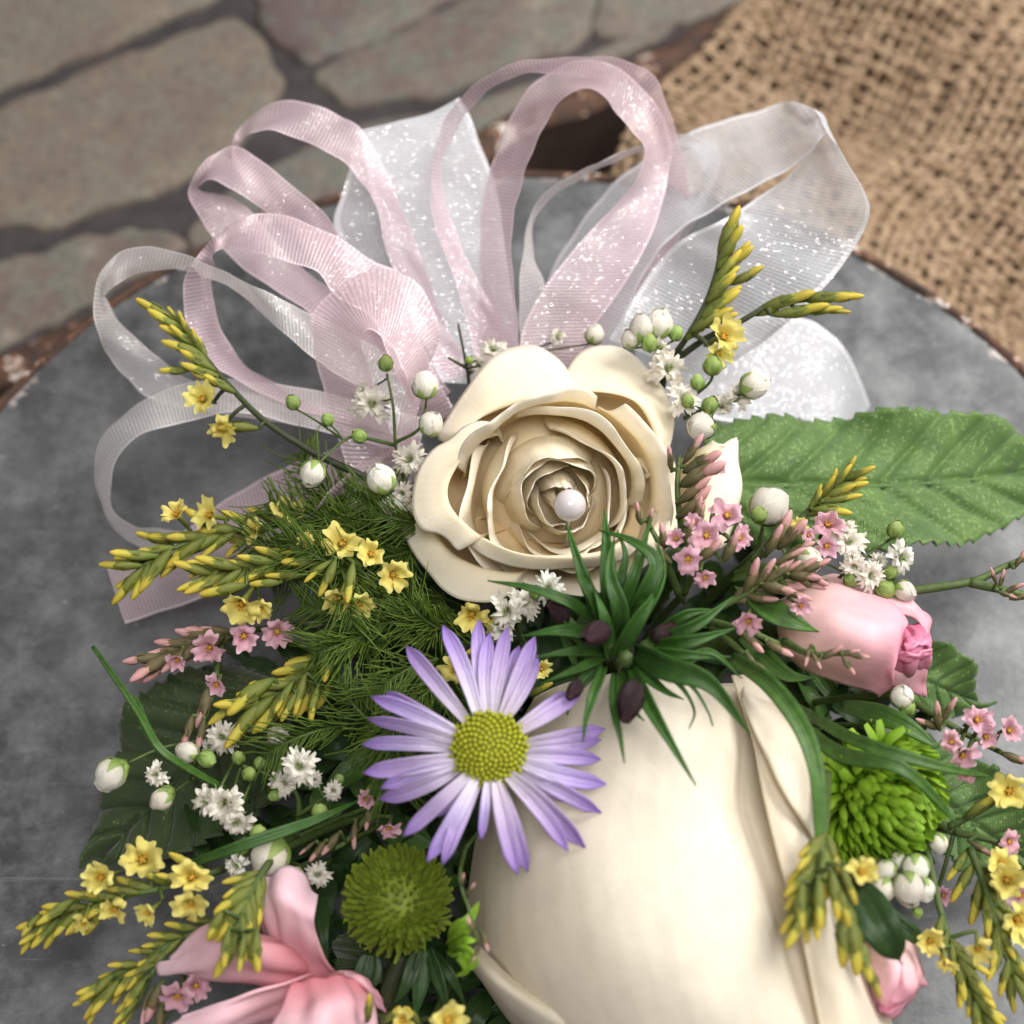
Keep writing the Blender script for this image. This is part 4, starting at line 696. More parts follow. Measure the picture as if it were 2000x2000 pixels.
sprig('babys_breath_sprig', "baby's breath spreading over the dark leaf at far left", 'flower', [[(470, 1390, 22), (400, 1395, 25), (310, 1410, 28), (240, 1440, 29)], [(420, 1420, 22), (360, 1470, 26), (320, 1500, 27)]],
      [B_(210, 1460, 31, 235, 32), ('g', 225, 1452, 31, 235, 40), ('f', 300, 1462, 29, 27, -.4, .1), B_(306, 1508, 29, 215, 23), ('g', 314, 1498, 29, 215, 34), ('f', 421, 1387, 29, 34, .0, -.2), B_(355, 1420, 30, 150, 22), ('g', 390, 1432, 31, 330, 36), ('f', 523, 1387, 27, 22, .1, .1), ('f', 400, 1405, 27, 20, -.2, -.2), ('f', 475, 1365, 26, 20, .1, .2)], 'w', GW, 'stem', 0.00035)
sprig('babys_breath_sprig', "baby's breath with shaggy white blooms left of the aster", 'flower', [[(560, 1580, 22), (560, 1500, 26), (500, 1460, 27), (440, 1440, 28)], [(560, 1540, 24), (620, 1500, 28)]],
      [('f', 566, 1445, 33, 40, .1, .1), ('f', 540, 1475, 31, 30, -.2, -.2), ('f', 430, 1512, 31, 44, -.2, -.1), ('f', 398, 1510, 31, 30, -.5, .1), ('f', 450, 1540, 30, 34, .0, -.5), ('f', 628, 1492, 32, 22, .2, .2), ('g', 603, 1532, 33, 100, 34), ('g', 470, 1460, 30, 60, 30), ('g', 450, 1430, 30, 110, 28), ('g', 490, 1440, 30, 70, 26), ('f', 590, 1470, 29, 22, .2, .2), ('g', 520, 1500, 29, 200, 26), ('g', 640, 1470, 30, 60, 22)], 'w', GW, 'stem', 0.0004)
sprig('babys_breath_sprig', "baby's breath tucked above the pink petals at lower left", 'flower', [[(560, 1640, 22), (520, 1600, 26), (480, 1580, 27)]], [B_(510, 1615, 31, 235, 40, 0.2), ('f', 452, 1625, 30, 28, -.2, -.3), ('g', 487, 1573, 30, 60, 36), ('g', 455, 1600, 30, 265, 32), ('f', 455, 1650, 29, 20, -.1, -.5), ('g', 560, 1650, 29, 100, 30), ('f', 600, 1650, 28, 26, .1, .2)], 'w', GW, 'stem', 0.0004)
sprig('babys_breath_sprig', "tight bunch of round white buds below the lime button flower", 'flower', [[(1690, 1560, 26), (1710, 1620, 30), (1715, 1650, 31)]], [B_(1715, 1675, 34, 265, 33, 0.7), B_(1728, 1637, 34, 260, 28, 0.5), B_(1672, 1640, 33, 220, 22), B_(1668, 1678, 33, 230, 24), B_(1695, 1622, 33, 240, 17), B_(1742, 1676, 33, 290, 24), ('g', 1731, 1722, 32, 270, 22), B_(1770, 1590, 31, 280, 20)], 'w', GW, 'stem_dark', 0.0004)
sprig('babys_breath_sprig', "small baby's breath blooms under the front lip of the small rose", 'flower', [[(1000, 1230, 26), (980, 1180, 33), (1020, 1130, 36)]], [('f', 960, 1150, 38, 44, -.1, -.1), ('f', 985, 1140, 38, 34, .4, .2), ('f', 950, 1185, 36, 30, -.2, -.5), ('f', 1035, 1110, 41, 36, .0, .1), ('g', 1010, 1118, 42, 80, 28), ('g', 1050, 1130, 42, 70, 30)], 'w', GW, 'stem', 0.0003)
sprig('babys_breath_sprig', "lone white bud below the tip of the pink rosebud", 'flower', [[(1680, 1370, 26), (1700, 1345, 30)]], [B_(1702, 1315, 36, 100, 24, 0.8), ('g', 1712, 1335, 35, 100, 34)], 'w', GW, 'stem', 0.0003)

# ================================================================== THE SMALL CREAM ROSE
Z = crop(700, 550, 700)
RC = Z(1100, 1230); RCB = 12.0      # heart of the rose and height of its base
rose = Thing('cream_rose', W(RC[0], RC[1] + 60, 0), 'small open cream rose with a pearl pin in its heart', 'rose')
def rpetal(rim, h, lip=None, hl=0, bulge=1.25, base=0.70, bh=6, wave=0.00012, seed=0, thing=rose, mat='cream', c=RC, cb=29, z=Z, sh=0.0):
    """petal of a cupped bloom: narrow base, bellied wall, rim, and optionally a lip rolled outwards"""
    hs = list(h) if hasattr(h, '__len__') else [h] * len(rim)
    rim = [z(*p) for p in rim]; e = lambda p: (c[0] + (p[0] - c[0]) * 0.90, c[1] + (p[1] - c[1]) * 0.90)
    ends = (e(rim[0]), e(rim[-1])); rim = [ends[0]] + rim + [ends[1]]; hs = [hs[0] - 3.5] + hs + [hs[-1] - 3.5]      # rounded shoulders tucked behind the neighbours
    def scaled(f, hh): return [W(c[0] + (p[0] - c[0]) * f, c[1] + (p[1] - c[1]) * f, (hh if not hasattr(hh, '__len__') else hh[i])) for i, p in enumerate(rim)]
    rows = [scaled(base, cb), scaled(base + (bulge - base) * 0.66, cb + (min(hs) - cb) * 0.38), scaled(bulge, [q - bh for q in hs]), scaled(1 + (bulge - 1) * 0.55, [q - bh * 0.35 for q in hs]), [W(p[0], p[1], hs[i]) for i, p in enumerate(rim)]]
    if lip:
        hl_ = list(hl) if hasattr(hl, '__len__') else [hl] * (len(rim) - 2); hl_ = [hl_[0] - 1.5] + hl_ + [hl_[-1] - 1.5]
        lz = [ends[0]] + [z(*p) for p in lip] + [ends[1]]; lp = cra([(*p, 0.0) for p in lz], len(rim))
        rows.append([W((rim[i][0] * 0.55 + lp[i][0] * 0.45), (rim[i][1] * 0.55 + lp[i][1] * 0.45), hs[i] * 0.62 + hl_[i] * 0.38 + 0.15) for i in range(len(rim))])
        full = cra([(*p, 0.0) for p in lz], max(len(lz), 14)); hf = np.interp(np.linspace(0, 1, len(full)), np.linspace(0, 1, len(hl_)), hl_)
        rows.append([W(q[0], q[1], hf[i] - 0.2) for i, q in enumerate(full)])
    v, f, uv = loft_geo(rows, 48, 32 if lip else 24, wave, 1.6, 0.00008, seed)
    return thing.part('petal', v, f, M[mat], uv, thick=0.00014)
# outer, rolled lips
rpetal([(560, 830), (680, 720), (850, 640), (1000, 612), (1160, 610)], [38, 39, 40, 40, 39], [(425, 870), (490, 700), (640, 520), (740, 400), (880, 335), (1000, 350), (1100, 440), (1160, 520)], [36, 37, 37.5, 38, 38], 1.02, wave=0.0003, seed=1)
rpetal([(1060, 600), (1200, 590), (1360, 600), (1500, 650), (1590, 770), (1620, 900), (1570, 1040)], [38, 39, 39.5, 39.5, 39, 38, 37], [(1120, 470), (1200, 362), (1350, 340), (1480, 390), (1600, 530), (1670, 650), (1695, 780), (1690, 880), (1650, 990)], [37, 37, 37.5, 37, 36.5, 36, 36], 1.02, wave=0.0003, seed=2)
rpetal([(1500, 960), (1570, 1060), (1610, 1180), (1600, 1320), (1520, 1430)], 36, [(1660, 920), (1712, 1000), (1724, 1150), (1718, 1280), (1692, 1390), (1600, 1480)], 33.5, 1.02, wave=0.0002, seed=3)
rpetal([(745, 825), (630, 880), (535, 975), (482, 1090), (490, 1200), (560, 1290), (660, 1368)], [41, 41.5, 41.5, 41.5, 41, 41, 40], [(735, 770), (600, 760), (490, 850), (390, 910), (330, 1010), (300, 1120), (290, 1230), (330, 1325), (420, 1362), (478, 1345), (490, 1425), (530, 1452), (580, 1430), (640, 1370)], [40, 40, 39.5, 39.5, 39, 39, 39], 1.02, wave=0.00016, seed=4)
rpetal([(330, 1180), (400, 1350), (500, 1470), (620, 1545), (760, 1575), (900, 1560)], [35, 34.5, 34, 34, 34, 34], [(250, 1170), (220, 1290), (280, 1440), (380, 1570), (480, 1680), (600, 1722), (750, 1722), (850, 1665), (935, 1575)], [33, 32.5, 32, 32, 32, 33], 0.95, cb=20, wave=0.0002, seed=5)
rpetal([(560, 1290), (660, 1372), (800, 1440), (960, 1475), (1150, 1480), (1310, 1460), (1460, 1380)], [39, 39.5, 40, 40, 40, 39.5, 38], [(590, 1390), (700, 1490), (820, 1540), (960, 1555), (1150, 1545), (1350, 1520), (1520, 1430)], [38, 37.5, 37.5, 37.5, 37.5, 37, 36.5], 1.0, wave=0.00018, seed=6)
# the wound heart of the rose: thin petals overlapping in a spiral, leaning to the lower right
bp, tp = W(*Z(1015, 1065), 23), W(*Z(1110, 1200), 43.5); ra = tp - bp; RH = np.linalg.norm(ra); ra /= RH; rx = np.cross(ra, CU); rx /= np.linalg.norm(rx); ry = np.cross(ra, rx)
def wound(th, rb, rr, H, phi, flick, seed, wave=0.25, tilt=0.0):
    """one petal of the spiral; lengths in millimetres, th in degrees in the picture (0 right, 90 up)"""
    rs = np.random.default_rng(seed); nu, nv = 44, 26; V = []; UV = []; ph = rs.uniform(0, 6.28, 5); tip = rs.uniform(-0.45, 0.45); off = (rx * rs.normal(0, 1) + ry * rs.normal(0, 1)) * 0.00006 * rb; lean = rs.normal(0, 0.10)
    d0 = CR * math.cos(math.radians(th)) + CU * math.sin(math.radians(th)); a0 = math.atan2(np.dot(d0, ry), np.dot(d0, rx))
    for j in range(nv):
        v = j / (nv - 1)
        for i in range(nu):
            u = i / (nu - 1) * 2 - 1
            top = 1 - 0.34 * abs(u - tip * 0.4) ** 2.2 + lean * 0.4 * u + 0.035 * math.exp(-((u - tip) / 0.12) ** 2) + 0.012 * math.sin(u * 9 + ph[0]) + 0.008 * math.sin(u * 23 + ph[1])
            z = H * (0.22 + 0.78 * v) * top if v > 0 else H * 0.2
            s = min(1.0, v * 1.0); r = np.interp(s, [0, 0.25, 0.5, 0.75, 0.9, 1.0], [rb * 0.62, rb * 0.90, rb, rb * 0.97 + (rr - rb) * 0.25, rb * 0.97 + (rr - rb) * 0.66, rr])
            r += flick * max(0, (v - 0.78) / 0.22) ** 2 + wave * v ** 3 * (math.sin(u * 4.2 + ph[2]) + 0.6 * math.sin(u * 8.5 + ph[3])) + 0.05 * rb * u
            r += 0.10 * math.sin(u * 5 + v * 6 + ph[4])
            w = phi * (0.72 + 0.28 * math.sin(math.pi * min(1, 0.15 + v * 0.62))); an = a0 + math.radians(u * w)
            V.append(bp + off * v + (rx * math.cos(an) + ry * math.sin(an)) * r * 0.001 + ra * z * 0.001); UV.append((i / (nu - 1), 0.25 + 0.75 * v))
    rose.part('petal', V, grid_faces(nu, nv), M['cream'], UV, thick=0.00013)
HH = RH * 1000
for k in range(16):
    t = k / 15; rb = 1.6 + 9.8 * t ** 0.95 + random.uniform(-0.3, 0.3); wound(40 + k * 137.5 + random.uniform(-25, 25), rb, rb * (0.52 + 0.34 * t + random.uniform(-0.07, 0.07)), HH * (0.96 + random.uniform(-0.06, 0.06)) - 0.4 * t, random.uniform(64, 92) - 8 * t, 0.25 + 0.8 * t, 40 + k, 0.10 + 0.36 * t)
rose.part('heart', *(lambda g: (np.array(g[0]) @ np.array([rx, ry, ra]) + bp, g[1], M['cream'], [(a_, 0.3) for a_, _ in g[2]]))(lathe_geo([(0.0118, 0.005), (0.0112, 0.0095), (0.0085, 0.0130), (0.0045, 0.0150), (0.0002, 0.0158)], 20)))
# half-open petals round the heart
for th, rb, rr, H, phi, fl, sd in ((55, 12.2, 12.6, HH * 0.90, 62, 1.0, 60), (5, 12.8, 13.2, HH * 0.86, 60, 1.2, 61), (118, 12.6, 13.0, HH * 0.93, 58, 0.8, 62), (200, 12.0, 12.2, HH * 0.88, 60, 0.8, 63), (285, 12.2, 12.6, HH * 0.84, 70, 1.0, 64), (330, 13.2, 14.2, HH * 0.80, 60, 1.2, 65)):
    wound(th, rb, rr, H, phi, fl, sd, 0.4)
# loose back petal showing at the right of the rose
v, f, uv = loft_geo([[W(1280, 870, 28), W(1280, 960, 29), W(1290, 1040, 28)], [W(1320, 850, 32), W(1325, 950, 33), W(1330, 1040, 31)], [W(1345, 832, 33), W(1365, 840, 33), W(1390, 826, 32), W(1393, 870, 32), W(1397, 930, 31), W(1385, 985, 30), W(1370, 1030, 29)]], 24, 14, 0.0001, 2, 0.0001, 3)
rose.part('petal', v, f, M['cream'], uv, thick=0.00035)
v, f, uv = tube_geo([W(RC[0], RC[1], RCB - 2), W(RC[0] + 10, RC[1] + 80, 6), W(*CORE, 4)], 0.0022, 0.0018, 8); rose.part('stem', v, f, M['stem'], uv)
v, f, uv = lathe_geo([(0.002, 0), (0.007, 0.003), (0.009, 0.006), (0.008, 0.009)], 14); base = W(RC[0], RC[1], RCB - 6); rose.part('calyx', np.array(v) + base, f, M['leaf'], uv)
# pearl pin
pc = W(*Z(1140, 1205), 44.0); pr = 31 * mpp(pc)
pin = Thing('pearl_pin', pc - np.array([0, 0, 0.026]), 'round white pearl pin head nestled in the cream rose', 'pin')
prof = [(max(1e-5, pr * math.sin(a)), -pr * math.cos(a)) for a in np.linspace(0.001, math.pi - 0.001, 22)]
v, f, uv = lathe_geo(prof, 32); pin.part('pearl_head', np.array(v) + pc, f, M['pearl'], uv)
v, f, uv = tube_geo([pc - CB * pr * 0.6 - np.array([0, 0, pr * 0.5]), pc - np.array([0, 0, 0.026])], 0.0004, 0.0003, 6); pin.part('shaft', v, f, M['steel'], uv)

# ================================================================== THE BIG IVORY ROSE
big = Thing('ivory_rose', W(1180, 1700, 0), 'very large closed ivory rose with smooth broad petals at the bottom centre', 'rose')
def wl(pts, h): return [W(x, y, (h[i] if hasattr(h, '__len__') else h)) for i, (x, y) in enumerate(pts)]
def bpetal(rows, nu=46, nv=40, ripple=0.00010, seed=0, mat='cream_big', thing=None, wave=0.0):
    v, f, uv = loft_geo(rows, nu, nv, wave, 2, ripple, seed); return (thing or big).part('petal', v, f, M[mat], uv, thick=0.0004)
ys = [1270, 1400, 1520, 1640, 1760, 1870, 2000]
# broad front petal: left side, belly, right edge
bpetal([wl([(1010, 1330), (960, 1420), (918, 1520), (893, 1620), (884, 1720), (900, 1830), (985, 1960)], [14, 13, 12, 11, 11, 11, 11]),
        wl([(1015, 1315), (965, 1410), (922, 1515), (898, 1620), (890, 1720), (908, 1825), (995, 1950)], [24, 22, 21, 20, 20, 19, 18]),
        wl([(1070, 1290), (1020, 1400), (985, 1515), (965, 1625), (965, 1730), (990, 1840), (1060, 1970)], [32, 34, 36, 36, 35, 34, 31]),
        wl([(1150, 1275), (1130, 1390), (1110, 1510), (1100, 1630), (1110, 1750), (1140, 1860), (1190, 1990)], [36, 40, 43, 45, 45, 43, 39]),
        wl([(1240, 1265), (1250, 1380), (1245, 1510), (1245, 1630), (1265, 1750), (1300, 1870), (1340, 2000)], [38, 43, 46, 48, 48, 46, 42]),
        wl([(1320, 1270), (1345, 1370), (1340, 1500), (1350, 1610), (1385, 1740), (1430, 1870), (1470, 2010)], [37, 42, 46, 47.5, 47, 45, 41]),
        wl([(1352, 1290), (1385, 1385), (1374, 1515), (1402, 1606), (1450, 1746), (1500, 1900), (1535, 2020)], [35.5, 40.3, 44.3, 45.3, 44.8, 42.5, 39.3]),
        wl([(1366, 1290), (1402, 1385), (1395, 1515), (1424, 1606), (1472, 1746), (1518, 1900), (1550, 2020)], [33.5, 38.3, 41.8, 42.8, 42.3, 40.2, 37.3]),
        wl([(1400, 1290), (1450, 1385), (1462, 1515), (1490, 1606), (1530, 1746), (1570, 1900), (1600, 2020)], [32, 36.5, 40.0, 41.0, 40.4, 38.2, 35])], 56, 72, 0.00012, 1)
# right petal with its inward-folded lip
bpetal([wl([(1380, 1275), (1416, 1385), (1432, 1460), (1444, 1520), (1466, 1606), (1508, 1746), (1552, 1960)], [38, 42, 45, 46, 46, 45, 40]),
        wl([(1412, 1275), (1452, 1380), (1480, 1460), (1496, 1540), (1520, 1640), (1566, 1770), (1630, 1960)], [38, 41.5, 43.8, 44.6, 43.8, 41.5, 35]),
        wl([(1435, 1275), (1485, 1362), (1520, 1425), (1532, 1520), (1545, 1640), (1590, 1780), (1680, 1960)], [35, 37, 38.5, 38.5, 37, 33, 27]),
        wl([(1440, 1275), (1488, 1362), (1522, 1425), (1536, 1520), (1552, 1650), (1610, 1790), (1700, 1960)], [26, 27, 28, 28, 26, 22, 18])], 46, 26, 0.00008, 3)
bpetal([wl([(1405, 1285), (1450, 1320), (1490, 1368), (1521, 1425), (1530, 1500), (1538, 1580)], [36, 38, 39.5, 40.5, 40.5, 39.5]),
        wl([(1402, 1300), (1440, 1345), (1478, 1400), (1500, 1455), (1518, 1520), (1537, 1581)], [39.5, 42.5, 44.8, 45.6, 45, 41.5]),
        wl([(1400, 1320), (1422, 1380), (1448, 1432), (1468, 1475), (1500, 1530), (1536, 1582)], [39.8, 43.6, 46, 47, 46.4, 42.0])], 36, 14, 0.00008, 4)
# lower left petal lip
bpetal([wl([(900, 1780), (960, 1840), (1060, 1900), (1180, 1960), (1300, 2040)], [26, 31, 34, 35, 34]), wl([(888, 1800), (935, 1850), (1010, 1905), (1110, 1965), (1230, 2050)], [27, 32, 34, 34, 32]),
        wl([(880, 1806), (915, 1856), (975, 1912), (1060, 1980), (1170, 2060)], [22, 25, 27, 27, 25]), wl([(885, 1806), (920, 1852), (985, 1908), (1075, 1975), (1180, 2060)], [12, 13, 14, 14, 13])], 30, 18, 0.00008, 5)
v, f, uv = tube_geo([W(1250, 1900, 18), W(1180, 1950, 8), W(1120, 2050, 5)], 0.003, 0.0025, 8); big.part('stem', v, f, M['stem'], uv)

# ================================================================== PINK ROSEBUD (right)
pk = Thing('pink_rosebud', W(1580, 1200, 0), 'pale pink rosebud lying on its side with deep pink heart at right', 'rose')
def zr(pts, h, z=ZR): return wl([z(*p) for p in pts], h)
bpetal([zr([(1180, 1190), (1230, 1240), (1270, 1290), (1290, 1360)], [32, 31, 30, 28]), zr([(900, 900), (920, 1100), (980, 1250), (1000, 1350)], [36, 37, 35, 31])], 20, 10, 0.00004, 1, 'pink_deep', pk)
bpetal([zr([(560, 850), (540, 950), (560, 1050)], [26, 28, 26]), zr([(820, 770), (900, 880), (900, 980)], [30, 34, 34]), zr([(1040, 828), (1190, 880), (1230, 980)], [31, 34, 34]), zr([(1225, 880), (1330, 975), (1340, 1080), (1348, 1160)], [31, 32, 33, 33])], 26, 22, 0.00012, 2, 'pink_rose', pk, 0.00015)
bpetal([zr([(900, 1250), (1000, 1180), (1100, 1150)], [28, 31, 32]), zr([(1020, 1420), (1150, 1330), (1260, 1200)], [28, 32, 33]), zr([(1120, 1425), (1240, 1430), (1312, 1480), (1320, 1300), (1345, 1180)], [27, 28, 26, 31, 32])], 26, 16, 0.0001, 3, 'pink_rose', pk, 0.00012)
bpetal([zr([(400, 880), (380, 1000), (400, 1150)], [22, 25, 22]), zr([(520, 820), (460, 900), (430, 1020), (450, 1160), (540, 1300)], [28, 33, 35, 33, 27]),
        zr([(720, 722), (700, 830), (690, 980), (700, 1160), (760, 1395)], [30, 37, 40, 38, 29]), zr([(900, 775), (930, 880), (930, 1040), (920, 1220), (900, 1435)], [31, 37.5, 40.5, 38.5, 29]),
        zr([(1050, 832), (1120, 930), (1130, 1060), (1070, 1250), (990, 1462)], [32, 37, 39, 37, 29]), zr([(1090, 850), (1195, 1010), (1160, 1090), (1115, 1310), (1098, 1425), (1020, 1475)], [32, 37, 38, 36, 32, 28])], 44, 40, 0.00014, 4, 'pink_rose', pk, 0.00008)
bpetal([zr([(1120, 1060), (1230, 1030), (1335, 1060)], [31, 33, 32]), zr([(1150, 1090), (1250, 1075), (1342, 1110)], [34.5, 35.5, 34]), zr([(1140, 1190), (1240, 1160), (1347, 1165)], [35.5, 37, 34.5]), zr([(1128, 1280), (1230, 1265), (1335, 1225)], [34, 35.5, 33.5]), zr([(1100, 1330), (1230, 1330), (1320, 1290)], [31, 32, 31])], 30, 24, 0.00022, 31, 'pink_deep', pk, 0.0002)
bpetal([zr([(1170, 1150), (1220, 1120), (1300, 1110), (1345, 1140)], [36, 36.5, 36, 35]), zr([(1190, 1190), (1240, 1170), (1300, 1160), (1348, 1170)], [37.4, 38, 37.2, 36])], 20, 8, 0.00018, 32, 'pink_deep', pk, 0.0002)
bpetal([zr([(1130, 1240), (1200, 1260), (1290, 1240), (1340, 1200)], [35, 35.8, 35.2, 34.5]), zr([(1150, 1200), (1220, 1215), (1290, 1205), (1346, 1185)], [36.6, 37.6, 36.8, 36])], 20, 8, 0.00018, 33, 'pink_deep', pk, 0.0002)
def blades(T, name, specs, mat, nrm=None, prof=None, **kw):
    for q in specs:
        pts, w = q[0], q[1]; p = [W(*a) for a in pts]; n_ = nrm if nrm is not None else CB + CR * random.uniform(-.5, .5) + CU * random.uniform(-.3, .5)
        v, f, uv = blade_geo(p, w * mpp(p[len(p) // 2]), n_, q[3] if len(q) > 3 else prof, kw.get('nu', 5), kw.get('nv', 18), kw.get('groove', 0.18), twist=q[2] if len(q) > 2 else 0.0)
        T.part(name, v, f, M[mat], uv, thick=0.00025)
sep_prof = lambda s: max(0.03, (0.55 + 0.45 * math.sin(s * 3.0)) * (1 - s ** 3))
blades(pk, 'sepal', [([(1400, 1110, 38), (1450, 1150, 43), (1500, 1175, 43.5), (1545, 1192, 42)], 62), ([(1380, 1090, 34), (1460, 1080, 39), (1560, 1095, 38)], 40), ([(1400, 1200, 32), (1480, 1270, 33), (1540, 1280, 34)], 40)], 'leaf', None, sep_prof)
v, f, uv = tube_geo([W(1500, 1190, 26), W(1420, 1190, 20), W(1300, 1250, 10)], 0.0016, 0.0016, 8); pk.part('stem', v, f, M['stem'], uv)
# pink rosebud lower right
pk2 = Thing('pink_rosebud', W(1690, 1850, 0), 'pale pink rosebud with dark green sepal in the lower right corner', 'rose')
q5 = lambda pts, h: wl([ZQ(*p) for p in pts], h)
bpetal([q5([(960, 1300), (1000, 1220), (1080, 1200)], [20, 24, 24]), q5([(930, 1450), (1050, 1420), (1200, 1360)], [26, 33, 28]), q5([(960, 1650), (1080, 1600), (1200, 1580), (1290, 1560)], [28, 34, 33, 27]), q5([(985, 1780), (1080, 1740), (1200, 1700), (1312, 1660)], [28, 33, 32, 27]), q5([(1000, 1862), (1110, 1892), (1170, 1850), (1205, 1790), (1250, 1730), (1316, 1685)], [26, 28, 29, 29, 28, 26])], 34, 28, 0.00018, 8, 'pink_rose', pk2, 0.00016)
bpetal([q5([(1080, 1230), (1150, 1300), (1220, 1390)], [26, 29, 26]), q5([(1120, 1480), (1180, 1500), (1270, 1530)], [31, 33, 28]), q5([(1120, 1650), (1200, 1670), (1300, 1650)], [33, 34.5, 29]), q5([(1090, 1800), (1170, 1800), (1210, 1740), (1316, 1680)], [32, 32, 32, 28])], 24, 20, 0.00014, 9, 'pink_rose', pk2, 0.00014)
bpetal([q5([(1030, 1790), (1060, 1810), (1110, 1800)], [30, 30, 30]), q5([(1010, 1850), (1080, 1860), (1150, 1830)], [29, 31, 31])], 12, 8, 0.0001, 10, 'pink_deep', pk2)
blades(pk2, 'sepal', [([(1620, 1680, 40), (1655, 1740, 42), (1680, 1780, 41), (1702, 1820, 37)], 78), ([(1630, 1700, 34), (1720, 1760, 34), (1760, 1800, 30)], 36)], 'leaf_dark', CB, lambda s: max(0.02, math.sin(min(1, s * 0.9 + 0.18) * math.pi) ** 0.7 * (1 - s ** 6)))
v, f, uv = tube_geo([W(1655, 1740, 24), W(1600, 1700, 16), W(1450, 1600, 8)], 0.0014, 0.0014, 8); pk2.part('stem', v, f, M['stem'], uv)

# ================================================================== ROSY FLOWER (lower left)
lf = Thing('pink_lily', W(560, 1850, 0), 'rosy pink flower with loose curved petals in the lower left corner', 'flower')
z6 = lambda pts, h: wl([Z6(*p) for p in pts], h); z7 = lambda pts, h: wl([Z7(*p) for p in pts], h)
bpetal([wl([(530, 1890), (590, 1870), (650, 1850)], [21, 24, 22]), wl([(505, 1815), (560, 1795), (618, 1812)], [25, 29, 28]), wl([(498, 1755), (545, 1740), (596, 1760)], [29, 34, 32]), wl([(468, 1712), (530, 1690), (592, 1725)], [31, 36, 34]),
        wl([(463, 1675), (478, 1656), (520, 1648), (552, 1640), (582, 1660), (598, 1692)], [30, 31, 33, 33, 32, 32])], 34, 34, 0.0002, 11, 'pink_lily', lf, 0.0004)
bpetal([wl([(575, 1770), (605, 1830), (590, 1890)], [27, 24, 21]), wl([(500, 1765), (500, 1810), (490, 1858)], [31, 33, 28]), wl([(420, 1738), (420, 1790), (400, 1848)], [31, 35, 29]), wl([(356, 1768), (352, 1810), (345, 1840)], [29, 31, 28]), wl([(346, 1797), (322, 1812), (296, 1823), (325, 1838)], [28, 28, 27, 27])], 30, 34, 0.0002, 12, 'pink_lily', lf, 0.0003)
bpetal([wl([(610, 1830), (600, 1880), (620, 1960)], [25, 22, 18]), wl([(540, 1852), (510, 1900), (500, 1960)], [29, 26, 20]), wl([(450, 1880), (415, 1925), (400, 2000)], [31, 30, 25]), wl([(345, 1916), (305, 1955), (290, 2030)], [29, 28, 24])], 30, 30, 0.0002, 13, 'pink_lily', lf, 0.0003)
bpetal([wl([(555, 1862), (615, 1842), (690, 1856)], [30, 31, 28]), wl([(530, 1905), (620, 1888), (705, 1900)], [32, 34, 29]), wl([(505, 1950), (600, 1945), (715, 1950)], [33, 35, 29]), wl([(470, 2040), (590, 2050), (730, 2020)], [30, 32, 27])], 30, 30, 0.00030, 14, 'pink_lily', lf, 0.0003)
bpetal([wl([(600, 1845), (630, 1835), (650, 1850)], [21, 22, 21]), wl([(640, 1835), (680, 1855), (700, 1890)], [28, 29, 26]), wl([(655, 1830), (705, 1860), (730, 1910)], [27, 28, 25])], 22, 20, 0.00012, 15, 'pink_rose', lf, 0.00012)
v, f, uv = tube_geo([W(590, 1870, 22), W(640, 1850, 14), W(760, 1750, 7)], 0.0014, 0.0014, 8); lf.part('stem', v, f, M['stem'], uv)

# ================================================================== ASTER
ac = W(923, 1418, 48.5); am = mpp(ac)
ast = Thing('purple_aster', W(923, 1418, 0), 'lavender aster with yellow-green button centre', 'flower')
ZA = crop(650, 1100, 600)
tips = [(690, 390), (460, 520), (240, 840), (220, 980), (180, 1140), (190, 1320), (300, 1415), (290, 1485), (440, 1720), (590, 1880), (690, 1900), (930, 1740), (1160, 1958), (1225, 1945), (1480, 1812), (1590, 1790), (1690, 1570), (1722, 1392), (1690, 1235), (1715, 1040), (1690, 1110), (1560, 825), (1490, 812), (1290, 575), (1272, 460), (1172, 520), (1100, 398), (985, 440), (920, 350), (330, 810), (620, 1600), (1550, 1480)]
for k, t in enumerate(tips):
    x, y = ZA(*t); dx, dy = x - 923, y - 1418; L = math.hypot(dx, dy); ux, uy = dx / L, dy / L; under = k >= 29 or k % 3 == 1
    b = (923 + ux * 48, 1418 + uy * 55); h0 = 46.5 - (0.9 if under else 0); hk = random.uniform(-1.2, 1.4); bend = random.uniform(-7, 7)
    pts = [W(b[0], b[1], h0), W(b[0] + (x - b[0]) * .35 - uy * bend, b[1] + (y - b[1]) * .35 + ux * bend, h0 + 0.9), W(b[0] + (x - b[0]) * .7 - uy * bend, b[1] + (y - b[1]) * .7 + ux * bend, h0 + hk * 0.6), W(x, y, h0 - 0.6 + hk - (0.8 if under else 0))]
    n_ = CB + CR * random.uniform(-.25, .25) + CU * random.uniform(-.25, .25)
    wd = (31 if k != 11 else 20) * am * random.uniform(0.88, 1.12)
    v, f, uv = blade_geo(pts, wd, n_, lambda s: max(0.02, 0.42 + 0.58 * math.sin(min(1.0, s * 1.05) * 2.4 + 0.1)) * (1 if s < 0.80 else max(0.05, (1 - ((s - 0.80) / 0.2) ** 1.8))), 7, 20, random.uniform(0.12, 0.30), twist=random.uniform(-.35, .35))
    ast.part('petal', v, f, M['aster'], uv, thick=0.00018)
dr = 74 * am
v, f, uv = lathe_geo([(dr * 0.55, -dr * 0.45), (dr * 0.95, -dr * 0.18), (dr * 0.96, 0), (dr * 0.8, dr * 0.20), (dr * 0.5, dr * 0.33), (dr * 0.02, dr * 0.38)], 24)
centre = ast.inst('flower_centre', make_mesh('flower_centre', v, f, M['floret'], uv), ac - CB * 0.0012 - CB * dr * 0.12, CB + CU * 0.05, 1.0)
